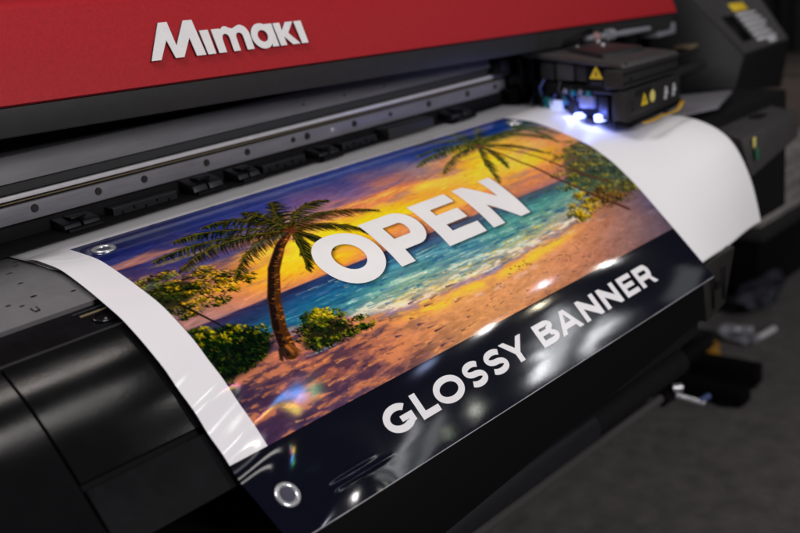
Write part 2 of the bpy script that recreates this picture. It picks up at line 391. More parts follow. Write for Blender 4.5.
def paint():
    W, H = PW, PH; r = np.random.default_rng(5)
    U, V = np.meshgrid(np.linspace(0, 1, W), np.linspace(0, 1, H))
    warp1, warp2 = fbm(W, H, 110, 30, 3), fbm(W, H, 90, 40, 17)
    fine = fbm(W, H, 46, 11, 29); tiny = fbm(W, H, 9, 4, 41, 3)
    # sky: cloud bands drift down to the right
    du = .10 * warp1 + .03 * fine; dv = .16 * warp2 + .07 * fine
    img = grid(GU, GV, SKY, U + du, np.minimum(V + dv * sstep(.60, .45, V), .595))
    cl = fbm(W, H, 150, 22, 77); cl2 = fbm(W, H, 60, 12, 91)
    k = (sstep(.02, .22, cl) * sstep(.10, .25, V) * sstep(.60, .45, V))[..., None]
    img = img * (1 - .7 * k) + .7 * k * np.array([226, 146, 112])
    k = (sstep(.05, .24, -cl2) * sstep(.05, .25, V) * sstep(.6, .5, V))[..., None]
    img = img * (1 - .40 * k) + .40 * k * np.array([104, 98, 148])
    k = (sstep(.08, .22, cl2) * sstep(.22, .36, V) * sstep(.6, .5, V))[..., None]
    img = img * (1 - .5 * k) + .5 * k * np.array([252, 206, 84])
    img *= (1 + .16 * fine + .14 * tiny)[..., None]
    for gu, gv, ru, rv, col, a in ((.245, .47, .07, .06, (255, 222, 70), .85), (.30, .43, .10, .035, (255, 206, 60), .6), (.17, .50, .09, .03, (255, 190, 56), .5), (.575, .375, .07, .035, (255, 216, 84), .7), (.70, .41, .09, .05, (255, 216, 66), .7), (.80, .39, .05, .06, (255, 222, 90), .6), (.50, .475, .08, .03, (255, 206, 80), .5), (.88, .33, .05, .04, (252, 200, 120), .5), (.46, .46, .09, .05, (255, 206, 44), .75), (.36, .47, .08, .05, (255, 208, 40), .8), (.26, .54, .06, .03, (255, 190, 50), .6), (.66, .47, .08, .04, (252, 186, 66), .5)):
        q = np.exp(-((U - gu + .10 * fine) / ru) ** 2 - ((V - gv + .08 * fine + .05 * warp2) / rv) ** 2)[..., None] * a; img = img * (1 - q) + q * np.array(col) * (1 + .10 * fine)[..., None]
    tp = sstep(.34, .0, V)[..., None]; img = img * (1 - tp * np.array([.30, .06, .06]))
    # sea
    wv = fbm(W, H, 70, 7, 51); wv2 = fbm(W, H, 24, 4, 63)
    sea = grid(GU, GVS, SEA, U + .05 * warp1, V + .035 * wv)
    sea = sea * np.array([1.16, .97, .97]) * (1 - .22 * sstep(.68, .60, V))[..., None]
    sea *= (1 + .42 * wv + .40 * wv2)[..., None]
    k = (sstep(.10, .24, wv2 + .5 * wv) * sstep(.66, .76, V))[..., None]; sea = sea * (1 - .75 * k) + .75 * k * np.array([222, 220, 196])
    k = (sstep(.10, .25, -wv2 - .4 * wv) * sstep(.62, .70, V) * sstep(.82, .76, V))[..., None]; sea = sea * (1 - .5 * k) + .5 * k * np.array([34, 78, 136])
    m = sstep(.594, .600, V + .004 * wv)[..., None]
    img = img * (1 - m) + sea * m
    # sand
    shore = np.interp(U, [0, .12, .2, .226, .30, .352, .381, .437, .496, .621, .729, .80, 1.0], [.70, .715, .745, .773, .815, .832, .842, .826, .832, .824, .812, .79, .70])
    shore = shore + .022 * fbm(W, H, 60, 60, 81) + .008 * wv2
    sx = fbm(W, H, 34, 9, 101); s2 = fbm(W, H, 13, 5, 113); s3 = fbm(W, H, 80, 20, 131)
    sand = grid(GU, GVB, SAND, U + .05 * s3, V + .06 * sx)
    lf = sstep(.42, .22, U)
    k = (sstep(.00, .14, sx + .35 * s2) * lf)[..., None]; sand = sand * (1 - .75 * k) + .75 * k * np.array([214, 136, 84])
    k = (sstep(.02, .16, -sx - .3 * s2) * lf)[..., None]; sand = sand * (1 - .7 * k) + .7 * k * np.array([78, 58, 74])
    sand = sand * (1 - .10 * (1 - lf)[..., None]) + .10 * (1 - lf)[..., None] * np.array([236, 190, 140])
    sand = sand * (1 - lf[..., None] * np.array([.12, .14, .0]))
    md = (np.exp(-((U - .42) / .16) ** 2) * .35)[..., None]; sand = sand * (1 - md) + md * np.array([226, 164, 100])
    sand = sand * np.array([1.03, 1.07, 1.07])
    sand *= (1 + .22 * sx + .16 * s3 + .15 * s2 + .10 * tiny)[..., None]
    d = V - shore
    m = sstep(-.006, .006, d)[..., None]; img = img * (1 - m) + sand * m
    # foam edge, lavender trough and the bright wet band
    right = sstep(.20, .30, U) * sstep(.82, .74, U)
    k = (np.exp(-((d + .020) / .014) ** 2) * right * sstep(-.10, .12, s2 + wv2))[..., None]; img = img * (1 - .9 * k) + .9 * k * np.array([238, 222, 196])
    k = (np.exp(-((d + .002) / .010) ** 2) * right * sstep(-.16, .02, wv2 - .02))[..., None]; img = img * (1 - .8 * k) + .8 * k * np.array([136, 114, 150])
    k = (np.exp(-((d - .024) / .017) ** 2) * sstep(.27, .36, U) * sstep(.80, .66, U) * sstep(-.32, -.02, sx))[..., None]; img = img * (1 - .9 * k) + .9 * k * np.array([255, 196, 72])
    k = (np.exp(-((d - .058) / .006) ** 2) * sstep(.40, .46, U) * sstep(.70, .6, U) * sstep(-.05, .1, s2))[..., None]; img = img * (1 - .6 * k) + .6 * k * np.array([222, 190, 180])

    def seg(x0, y0, x1, y1, w0, w1, col, a=1.0):
        pad = max(w0, w1) + 1.5
        xa, xb = int(max(0, min(x0, x1) - pad)), int(min(W, max(x0, x1) + pad + 1)); ya, yb = int(max(0, min(y0, y1) - pad)), int(min(H, max(y0, y1) + pad + 1))
        if xa >= xb or ya >= yb: return
        X = np.arange(xa, xb)[None, :] - x0; Y = np.arange(ya, yb)[:, None] - y0
        dx, dy = x1 - x0, y1 - y0; L2 = dx * dx + dy * dy + 1e-9
        t_ = np.clip((X * dx + Y * dy) / L2, 0, 1)
        dd = np.hypot(X - t_ * dx, Y - t_ * dy) - (w0 + (w1 - w0) * t_)
        al = (np.clip(.5 - dd, 0, 1) * a)[..., None]
        img[ya:yb, xa:xb] = img[ya:yb, xa:xb] * (1 - al) + np.asarray(col, float) * al
    def jit(c, s=14): return np.clip(np.asarray(c, float) * (1 + r.normal(0, s / 100)) + r.normal(0, s * .25, 3), 0, 255)
    # painterly dabs over sky, sea and sand, each in a colour picked up from underneath
    for _ in range(5200):
        x, y = r.uniform(0, W - 1), r.uniform(0, H - 1); c = img[int(y), int(x)].copy(); v = y / H
        ln = r.uniform(4, 20) * (.7 if v > .6 else 1.2); an = r.normal(-.10 if v < .6 else 0, .14)
        seg(x, y, x + ln * math.cos(an), y + ln * math.sin(an), r.uniform(.4, 1.3), .2, jit(c, 13), .55)
    # yellow glints on the water, dark drift lines and footprints on the sand
    for _ in range(80):
        u = r.uniform(.30, .72); v = r.uniform(.74, .83); ln = r.uniform(5, 26)
        seg(u * W, v * H, u * W + ln, v * H + r.normal(0, .6), .7, .2, jit((246, 200, 90), 8), r.uniform(.4, .9))
    for _ in range(420):
        u = r.uniform(.12, .86); v = r.uniform(.62, .825); ln = r.uniform(6, 30)
        seg(u * W, v * H, u * W + ln, v * H + r.normal(0, .8), .8, .2, jit([(214, 222, 200), (120, 186, 168), (30, 84, 130), (104, 116, 164)][int(r.integers(4))], 10), r.uniform(.25, .6))
    for _ in range(120):
        u = r.uniform(.44, .97); v = min(.995, r.beta(2.2, 1.5) * .15 + .855 - .03 * max(0, u - .7)); ln = r.uniform(2, 9) * (1.3 if u > .7 else 1)
        seg(u * W, v * H, u * W + ln, v * H + r.normal(0, .8), r.uniform(.5, 1.5), .3, jit((124, 86, 86), 12), r.uniform(.25, .7))
    for _ in range(34):
        u = r.uniform(.5, .8); v = .872 + .02 * math.sin(u * 30) + r.normal(0, .006); seg(u * W, v * H, u * W + 2.5, v * H + .5, 1.2, .6, jit((120, 86, 74), 10), .6)
    for _ in range(120):
        u = r.uniform(0, .42); v = r.uniform(.80, .99); ln = r.uniform(5, 22)
        c = (228, 152, 96) if r.random() < .5 else (58, 44, 62)
        seg(u * W, v * H, u * W + ln, v * H + r.normal(0, 1.5), r.uniform(.5, 1.6), .2, jit(c, 12), r.uniform(.3, .75))

    def foliage(poly, n, size, dark, mid, light, lightdir=(.5, -.8), gap=0.0, droop=0.4):
        xs = [p[0] for p in poly]; ys = [p[1] for p in poly]; c = np.array([np.mean(xs), np.mean(ys)])
        P = [[(x, y) for x, y in poly]]; clumps = []
        while len(clumps) < n:
            x, y = r.uniform(min(xs), max(xs)), r.uniform(min(ys), max(ys))
            if inside(P, np.array([x]), np.array([y]))[0]: clumps.append((x, y))
        clumps.sort(key=lambda p: -((p[0] * lightdir[0] * .3 + p[1] * -lightdir[1])) * -1 * 0 + r.random())
        for px, py in clumps:
            R_ = size * r.uniform(.6, 1.3)
            for _ in range(22):
                a = r.uniform(0, 2 * math.pi); q = math.sqrt(r.random()) * R_
                ox, oy = q * math.cos(a) * 1.6, q * math.sin(a) * .55
                lit = (ox * lightdir[0] + oy * lightdir[1]) / R_ + r.normal(0, .3)
                col = light if lit > .42 else (mid if lit > -.15 else dark)
                an = r.normal(droop, .9); ln = r.uniform(1.5, 4.2)
                seg(px + ox, py + oy, px + ox + ln * math.cos(an), py + oy + ln * math.sin(an), r.uniform(.5, 1.3), .25, jit(col, 16), .92)
    def pp(l): return [(u * W, v * H) for u, v in l]
    def blob(l, col, a):
        X, Y = np.meshgrid(np.arange(W), np.arange(H)); mk = inside([pp(l)], X, Y).astype(float)
        for ax in (0, 1):
            for _ in range(2): mk = (np.roll(mk, 2, ax) + np.roll(mk, -2, ax) + mk) / 3
        mk = mk[..., None] * a; img[:] = img * (1 - mk) + np.array(col) * mk
    # bushes and tree on the left
    low = [(-.02, .63), (.017, .62), (.05, .635), (.078, .67), (.092, .705), (.088, .745), (.07, .768), (.045, .78), (.02, .785), (-.02, .80)]
    blob(low, (16, 24, 20), .95)
    foliage(pp([(-.02, .60), (.02, .60), (.05, .61), (.085, .655), (.104, .70), (.10, .75), (.07, .78), (.03, .795), (-.02, .81)]), 26, 6, (16, 24, 16), (30, 46, 20), (120, 112, 30))
    foliage(pp(low), 56, 8, (14, 22, 16), (22, 36, 18), (42, 58, 22))
    foliage(pp([(-.01, .61), (.017, .60), (.05, .615), (.08, .65), (.095, .69), (.085, .70), (.05, .68), (.0, .67)]), 16, 6, (24, 36, 14), (84, 88, 24), (168, 150, 36))
    top = [(-.02, .40), (.006, .355), (.04, .325), (.075, .345), (.10, .385), (.118, .44), (.142, .50), (.128, .54), (.10, .52), (.092, .56), (.06, .545), (.04, .575), (.012, .56), (-.02, .50)]
    blob([(-.02, .43), (.01, .40), (.04, .39), (.06, .42), (.07, .46), (.05, .49), (.02, .51), (-.02, .50)], (30, 36, 14), .8)
    foliage(pp(top), 48, 9, (18, 26, 12), (40, 52, 18), (84, 84, 24)); foliage(pp(top), 40, 7, (26, 34, 12), (112, 100, 24), (198, 150, 30))
    foliage(pp([(-.02, .36), (.02, .33), (.05, .33), (.08, .36), (.05, .40), (.0, .41)]), 14, 7, (20, 30, 16), (40, 56, 24), (110, 110, 34))
    seg(.02 * W, .50 * H, .045 * W, .62 * H, 1.6, 1.2, (34, 30, 22))
    # left palm: trunk
    tr = pp([(.105, .782), (.116, .70), (.139, .608), (.177, .503), (.224, .412), (.265, .352)])
    for i in range(len(tr) - 1):
        (x0, y0), (x1, y1) = tr[i], tr[i + 1]
        w0, w1 = [10, 8.6, 7.8, 7.0, 5.8, 4.8][i], [10, 8.6, 7.8, 7.0, 5.8, 4.8][i + 1]
        seg(x0, y0, x1, y1, w0, w1, (74, 48, 28))
        seg(x0 - w0 * .5, y0, x1 - w1 * .5, y1, w0 * .45, w1 * .45, (36, 26, 24))
        for q in range(34):
            t_ = r.random(); x, y = x0 + (x1 - x0) * t_, y0 + (y1 - y0) * t_; w = w0 + (w1 - w0) * t_; o = r.uniform(-.85, .85)
            c = (176, 108, 52) if o > .3 else ((116, 74, 42) if o > -.35 else (46, 34, 28))
            seg(x + o * w, y, x + o * w + r.uniform(2, 4), y + r.normal(.6, .8), .8, .4, jit(c, 14), .8)
    for q in range(26):
        o = r.uniform(-1, 1); seg(.104 * W + o * 8, .782 * H - 6, .104 * W + o * 15, .782 * H + 4 + r.uniform(-2, 5), 1.8, .6, jit((128, 82, 46) if o > .1 else (58, 42, 36), 14), .85)

    def frond(pts, ln, base, hi, n=70, wid=.9, shade=1.0):
        pts = np.array(pp(pts)); P0, P2 = pts[0], pts[-1]
        C = 2 * pts[1] - .5 * (P0 + P2) if len(pts) == 3 else (P0 + P2) / 2
        lean = r.normal(0, .08)
        for i in range(n):
            t_ = min(1, (i + r.uniform(0, 1)) / n)
            p = (1 - t_) ** 2 * P0 + 2 * t_ * (1 - t_) * C + t_ * t_ * P2; g = 2 * (1 - t_) * (C - P0) + 2 * t_ * (P2 - C); g /= np.linalg.norm(g) + 1e-9
            for sd in (-1, 1):
                nn = np.array([-g[1], g[0]]) * sd; below = nn[1] > 0
                L_ = ln * (1.35 if below else .85) * (math.sin(math.pi * min(1, t_ * .80 + .14)) ** .8) * r.uniform(.55, 1.2)
                dv_ = g * r.uniform(.55, 1.0) + nn * r.uniform(.35, .75) + np.array([0, r.uniform(.25, .75)]); dv_ /= np.linalg.norm(dv_)
                c = hi if r.random() < (.20 if below else .42) else (base if r.random() < .6 else (np.array(base) * .6 + np.array(hi) * .35))
                m_ = p + dv_ * L_ * .55; d2 = dv_ + np.array([0, .45]); d2 /= np.linalg.norm(d2); e = m_ + d2 * L_ * .45
                cc = jit(c, 18); seg(p[0], p[1], m_[0], m_[1], wid * .8, wid * .75, cc, .88); seg(m_[0], m_[1], e[0], e[1], wid * .75, .15, cc, .88)
        for i in range(24):
            t0, t1 = i / 24, (i + 1) / 24
            a = (1 - t0) ** 2 * P0 + 2 * t0 * (1 - t0) * C + t0 * t0 * P2; b = (1 - t1) ** 2 * P0 + 2 * t1 * (1 - t1) * C + t1 * t1 * P2
            seg(a[0], a[1], b[0], b[1], .8, .5, jit(np.array(hi) * 1.15, 8), .75)
    dk, hi = (19, 27, 14), (88, 80, 32)
    c = (.267, .352)
    for f_ in ([c, (.150, .268), (.052, .275)], [c, (.180, .225), (.108, .205)], [c, (.228, .205), (.168, .172)], [c, (.20, .36), (.112, .490)],
               [c, (.285, .235), (.312, .145)], [c, (.33, .250), (.385, .250)], [c, (.345, .318), (.430, .405)], [c, (.325, .38), (.372, .500)],
               [c, (.283, .41), (.292, .50)], [c, (.253, .43), (.222, .552)], [c, (.16, .30), (.07, .36)], [c, (.262, .24), (.25, .16)]):
        frond(f_, 18, dk, hi, 96)
    for _ in range(60):
        a = r.uniform(0, 6.28); q = r.uniform(0, 9); seg(c[0] * W + q * math.cos(a), c[1] * H + q * math.sin(a) * .8, c[0] * W + q * math.cos(a) + 2, c[1] * H + q * math.sin(a) * .8 + 1.5, 1.4, .6, jit((84, 52, 36), 20), .9)
    # bush right of the palm
    rb = [(.118, .775), (.134, .712), (.16, .695), (.19, .70), (.216, .733), (.24, .765), (.258, .80), (.235, .826), (.19, .822), (.154, .815), (.125, .80)]
    blob([(.125, .79), (.145, .745), (.18, .735), (.21, .76), (.215, .80), (.16, .81)], (20, 28, 16), .85); foliage(pp(rb), 46, 7, (18, 28, 16), (44, 58, 24), (126, 122, 36))
    foliage(pp([(.15, .705), (.18, .69), (.205, .715), (.19, .74), (.155, .735)]), 14, 6, (60, 66, 20), (140, 130, 36), (190, 166, 50))
    # trees on the right, the two thin leaning trunks and the right palm
    rt = [(.80, .60), (.845, .53), (.885, .44), (.93, .40), (.98, .39), (1.02, .42), (1.03, .70), (1.0, .78), (.95, .79), (.90, .775), (.86, .765), (.83, .79), (.79, .80), (.765, .785), (.775, .72), (.80, .69)]
    blob([(.84, .62), (.88, .52), (.93, .44), (1.02, .42), (1.02, .74), (.95, .76), (.88, .74)], (62, 70, 48), .7)
    foliage(pp(rt), 95, 10, (48, 52, 34), (104, 104, 46), (176, 156, 60))
    foliage(pp([(.92, .44), (1.0, .44), (1.02, .70), (.97, .72), (.93, .62)]), 42, 10, (42, 54, 56), (70, 84, 70), (130, 136, 100))
    foliage(pp([(.78, .72), (.83, .68), (.88, .70), (.89, .76), (.83, .79), (.775, .79)]), 34, 8, (70, 62, 26), (168, 140, 34), (214, 176, 50))
    foliage(pp([(.86, .70), (.93, .69), (.96, .76), (.93, .80), (.88, .785)]), 26, 8, (46, 36, 30), (84, 66, 40), (140, 104, 50))
    for tk, w in (([(.792, .25), (.800, .43), (.823, .577), (.862, .702), (.925, .835)], 2.1), ([(.80, .25), (.839, .364), (.862, .503), (.893, .608), (.94, .69)], 1.7)):
        q = pp(tk)
        for i in range(len(q) - 1):
            seg(*q[i], *q[i + 1], w * (1 + .12 * i), w * (1.1 + .12 * i), (74, 48, 40)); seg(q[i][0] + 1, q[i][1], q[i + 1][0] + 1, q[i + 1][1], .6, .7, (136, 88, 62), .7)
    c = (.789, .222)
    dk, hi = (28, 44, 28), (100, 100, 46)
    for f_ in ([c, (.72, .235), (.628, .33)], [c, (.735, .142), (.645, .150)], [c, (.776, .075), (.715, .0)], [c, (.812, .09), (.825, .0)], [c, (.845, .115), (.90, .02)],
               [c, (.868, .178), (.935, .20)], [c, (.90, .215), (.955, .39)], [c, (.845, .29), (.882, .42)], [c, (.742, .34), (.697, .49)], [c, (.782, .31), (.757, .43)], [c, (.70, .18), (.61, .23)]):
        frond(f_, 16, dk, hi, 64, 1.0)
    for f_ in ([(.93, .16), (.965, .20), (.985, .32)], [(.93, .16), (.97, .14), (1.01, .20)], [(.93, .16), (.955, .26), (.945, .38)]): frond(f_, 14, (40, 60, 40), (96, 106, 60), 40, 1.0)
    for _ in range(50):
        a = r.uniform(0, 6.28); q = r.uniform(0, 9); seg(c[0] * W + q * math.cos(a), c[1] * H + q * math.sin(a) * .8, c[0] * W + q * math.cos(a) + 2, c[1] * H + q * math.sin(a) * .8 + 1.5, 1.5, .7, jit((104, 72, 60), 20), .9)
    # printed drop shadow behind OPEN
    X, Y = np.meshgrid(np.linspace(0, .8, W), np.linspace(0, .352, H)); mk = np.zeros((H, W))
    for ch, cs in L_OPEN: mk = np.maximum(mk, inside(cs, X, Y).astype(float))
    mk = np.roll(np.roll(mk, 3, 0), 2, 1)
    for ax in (0, 1):
        for _ in range(8): mk = (np.roll(mk, 1, ax) + np.roll(mk, -1, ax) + mk) / 3
    img *= (1 - .50 * mk)[..., None]
    g_ = img.mean(-1, keepdims=True); img = g_ + (img - g_) * 1.10          # ink saturation and contrast of the print
    img = 118 + (img - 118) * 1.16
    return np.clip(img * 1.04, 0, 255)
#PAINT_END

# ------------------------------------------------------------------ banner sheet (one dense mesh; print carried by a colour attribute)
root_banner = None
def build_banner():
    eps = 2e-4; S1 = .352
    xs = np.concatenate([np.linspace(-.046, -eps, 14), np.linspace(0, .8, PW)])
    ss = np.concatenate([np.linspace(-.016, -eps, 6), np.linspace(0, S1, PH), np.linspace(S1 + eps, .444, 70)])
    X, S = np.meshgrid(xs, ss)
    P = banner_pt(X, S)
    W_, H_ = len(xs), len(ss)
    colr = np.empty((H_, W_, 3)); colr[:] = lin((232, 229, 233))
    img = lin(paint()) * .98
    colr[6:6 + PH, 14:] = img
    nv = lin((12, 13, 25)); g = np.random.default_rng(3)
    colr[6 + PH:, :] = nv
    me = bpy.data.meshes.new('glossy_banner')
    n = W_ * H_; nf = (W_ - 1) * (H_ - 1)
    me.vertices.add(n); me.vertices.foreach_set('co', P.reshape(-1).astype(np.float32))
    idx = np.arange(n).reshape(H_, W_)
    q = np.stack([idx[:-1, :-1], idx[1:, :-1], idx[1:, 1:], idx[:-1, 1:]], -1).reshape(-1)
    me.loops.add(nf * 4); me.loops.foreach_set('vertex_index', q.astype(np.int32))
    me.polygons.add(nf); me.polygons.foreach_set('loop_start', np.arange(0, nf * 4, 4, dtype=np.int32))
    me.polygons.foreach_set('use_smooth', np.ones(nf, bool))
    me.update(calc_edges=True); me.validate()
    at = me.color_attributes.new('print', 'FLOAT_COLOR', 'POINT')
    at.data.foreach_set('color', np.concatenate([colr.reshape(-1, 3), np.ones((n, 1))], 1).reshape(-1).astype(np.float32))
    m = bpy.data.materials.new('glossy_printed_vinyl'); m.use_nodes = True; nt = m.node_tree; b = nt.nodes['Principled BSDF']
    a = nt.nodes.new('ShaderNodeAttribute'); a.attribute_name = 'print'; nt.links.new(a.outputs['Color'], b.inputs['Base Color'])
    b.inputs['Roughness'].default_value = 0.065; b.inputs['Specular IOR Level'].default_value = 0.5
    tc = nt.nodes.new('ShaderNodeTexCoord')
    n1 = nt.nodes.new('ShaderNodeTexNoise'); n1.inputs['Scale'].default_value = 13; n1.inputs['Detail'].default_value = 2
    n2 = nt.nodes.new('ShaderNodeTexNoise'); n2.inputs['Scale'].default_value = 900
    mx = nt.nodes.new('ShaderNodeMath'); mx.operation = 'MULTIPLY_ADD'; mx.inputs[1].default_value = .012
    mp = nt.nodes.new('ShaderNodeMapping'); mp.inputs['Scale'].default_value = (.5, 1.6, 1.6); nt.links.new(tc.outputs['Object'], mp.inputs['Vector'])
    nt.links.new(mp.outputs[0], n1.inputs['Vector']); nt.links.new(tc.outputs['Object'], n2.inputs['Vector'])
    nt.links.new(n2.outputs['Fac'], mx.inputs[0]); nt.links.new(n1.outputs['Fac'], mx.inputs[2])
    bp = nt.nodes.new('ShaderNodeBump'); bp.inputs['Strength'].default_value = .10; bp.inputs['Distance'].default_value = .002
    nt.links.new(mx.outputs[0], bp.inputs['Height']); nt.links.new(bp.outputs[0], b.inputs['Normal'])
    me.materials.append(m)
    o = bpy.data.objects.new('glossy_banner', me); COL.objects.link(o)
    return tag(o, 'glossy sunset beach banner reading OPEN and GLOSSY BANNER, hanging over the printer front', 'banner')
banner = build_banner()

def letter_obj(name, contours, lift, m, parent, stroke_strip=False):
    bm = bmesh.new()
    if stroke_strip:                                   # an S is one ribbon from end to end
        c_ = contours[0]; n_ = len(c_) // 2; va = [bm.verts.new((*c_[i], 0)) for i in range(n_)]; vb = [bm.verts.new((*c_[-1 - i], 0)) for i in range(n_)]
        for i in range(n_ - 1): bm.faces.new([va[i], va[i + 1], vb[i + 1], vb[i]])
    else:
        me = fill_mesh(contours); bm.from_mesh(me); bpy.data.meshes.remove(me)
    for ax in (0, 1):
        cs = [v.co[ax] for v in bm.verts]; lo, hi = min(cs), max(cs); k = math.floor(lo / .004) + 1
        while k * .004 < hi:
            no = [0, 0, 0]; no[ax] = 1; co = [0, 0, 0]; co[ax] = k * .004
            bmesh.ops.bisect_plane(bm, geom=bm.verts[:] + bm.edges[:] + bm.faces[:], plane_co=co, plane_no=no); k += 1
    for v in bm.verts:
        p = banner_pt(np.array(v.co.x), np.array(v.co.y), lift); v.co = Vector([float(c) for c in p])
    for f_ in bm.faces: f_.smooth = True
    me = bpy.data.meshes.new(name); bm.normal_update()
    up = sum((f_.normal.z for f_ in bm.faces))
    if up < 0: bmesh.ops.reverse_faces(bm, faces=bm.faces[:])
    bm.to_mesh(me); bm.free(); me.materials.append(m)
    return place(bpy.data.objects.new(name, me), parent)
for ch, cs in L_OPEN:
    letter_obj('printed_letter', cs, .0002, M['ink'], banner)['label'] = 'large white letter %s in the beach picture' % ch
for ch, cs in L_GB:
    letter_obj('printed_letter', cs, .0003, M['ink2'], banner, ch == 'S')['label'] = 'small white letter %s on the navy strip' % ch

def grommet(Xc, sc, r=.0135):
    p = banner_pt(np.array(Xc), np.array(sc), 0.0003); e = .002
    dx = banner_pt(np.array(Xc + e), np.array(sc)) - banner_pt(np.array(Xc - e), np.array(sc)); ds = banner_pt(np.array(Xc), np.array(sc + e)) - banner_pt(np.array(Xc), np.array(sc - e))
    ex = Vector(dx).normalized(); es = Vector(ds).normalized(); n = es.cross(ex).normalized()
    if n.z < 0: n = -n
    sec = [(r, 0), (r * .985, .0006), (r * .93, .0015), (r * .82, .0020), (r * .70, .0017), (r * .62, .0009), (r * .585, .0), (r * .58, -.0006)]
    bm = bmesh.new(); N = 48; rings = []
    for q, h in sec: rings.append([bm.verts.new(Vector(p) + (ex * math.cos(2 * math.pi * k / N) + es * math.sin(2 * math.pi * k / N)) * q + n * h) for k in range(N)])
    for i in range(len(rings) - 1):
        for k in range(N): bm.faces.new([rings[i][k], rings[i][(k + 1) % N], rings[i + 1][(k + 1) % N], rings[i + 1][k]])
    o = bm_obj('grommet', bm, M['chrome'], banner, smooth=True)
    bm = bmesh.new(); bm.faces.new([bm.verts.new(Vector(p) + (ex * math.cos(2 * math.pi * k / N) + es * math.sin(2 * math.pi * k / N)) * r * .60 + n * .0001) for k in range(N)])
    bm_obj('eyelet_hole', bm, M['holeplate'], o)
    return o
M['holeplate'] = mat('grey_under_eyelet', (0.045, 0.045, 0.07), 0.6, var=0.2, vscale=80)
grommet(.022, .034); grommet(-.0145, .402); grommet(.775, .040)

# pale bead standing in for the light caught along the hanging edge
xs = np.linspace(-.0455, .7995, 120)
pts = banner_pt(xs, np.full_like(xs, .4445), -.0004)
tube('hanging_edge_glint', pts.tolist(), .0006, M['edge_glint'], banner, 8)
xs = np.linspace(.03, .33, 50)

# ------------------------------------------------------------------ white media sheet under the banner
def build_media():
    B = np.array([(.12, 0), (0, 0), (-.06, -.010), (-.11, -.026), (-.15, -.036), (-.175, -.0385), (-.198, -.041), (-.222, -.047), (-.24, -.054), (-.258, -.064), (-.274, -.077),
                  (-.29, -.101), (-.301, -.125), (-.309, -.145), (-.317, -.175), (-.325, -.214)])
    sB = np.concatenate([[0], np.cumsum(np.hypot(*np.diff(B, axis=0).T))]) - .12
    ss = np.linspace(-.10, .4185, 130); xs = np.concatenate([np.linspace(-.043, .76, 60), np.linspace(.765, 1.06, 60)])
    tB = np.interp(ss, [-.10, 0, .4185], [-.10, 0, sB[-1]])
    by, bz = np.interp(tB, sB, B[:, 0]), np.interp(tB, sB, B[:, 1])
    k = np.ones(9) / 9
    for a in (by, bz): a[4:-4] = np.convolve(a, k, 'valid')
    ay, az = prof(ss, -.0012)
    X, S = np.meshgrid(xs, ss)
    x_left = -.043 + .06 * sstep(.03, .12, S)
    X = np.maximum(X, x_left)
    w = sstep(.785, 1.06, X) ** .8
    Y = ay[:, None] * (1 - w) + by[:, None] * w; Z = az[:, None] * (1 - w) + bz[:, None] * w
    Z = Z + .0025 * np.sin(X * 26) * sstep(.80, .95, X) * sstep(.05, .2, S)
    H_, W_ = X.shape; v = np.stack([X, Y, Z], -1).reshape(-1, 3)
    f_ = [(i * W_ + j, (i + 1) * W_ + j, (i + 1) * W_ + j + 1, i * W_ + j + 1) for i in range(H_ - 1) for j in range(W_ - 1) if X[i, j + 1] - X[i, j] > 1e-6]
    o = mesh('vinyl_sheet', v, f_, M['white'], None, True)
    so = o.modifiers.new('thickness', 'SOLIDIFY'); so.thickness = .0006; so.offset = -1
    return tag(o, 'blank white vinyl sheet curling over the front edge beside the printed banner', 'vinyl sheet')
build_media()

# ------------------------------------------------------------------ the printer
printer = empty('large_format_printer', (0.3, 0.2, -.85), 'large roll printer with a red hood, steel rail and black covers, carrying the banner', 'printer')
# hood
HX, HZ = -.043, .166
def hood_f(x, y, z): return (x, y, z - .0400 * (x - HX))
ct, st_ = math.cos(D2R(20)), math.sin(D2R(20))
sec = [(.005, .1640), (.0, .1664), (.0 + .100 * st_, HZ + .100 * ct), (.100 * st_ + .006, HZ + .1075 * ct), (.100 * st_ + .016, HZ + .1105 * ct), (.30, .290), (.30, .170)]
hood = extrude_x('hood', sec, -1.0, 1.405, M['red'], printer, hood_f)
bm = bmesh.new()
extrude_x('hood_trim', [(.008, .1632), (.013, .1325), (.030, .130), (.030, .1632)], -1.0, 1.402, M['trim'], printer, hood_f, bev=.001)
extrude_x('hood_recess', [(.046, .163), (.046, .134), (.26, .134), (.26, .163)], -1.0, 1.398, M['matte'], printer, hood_f)
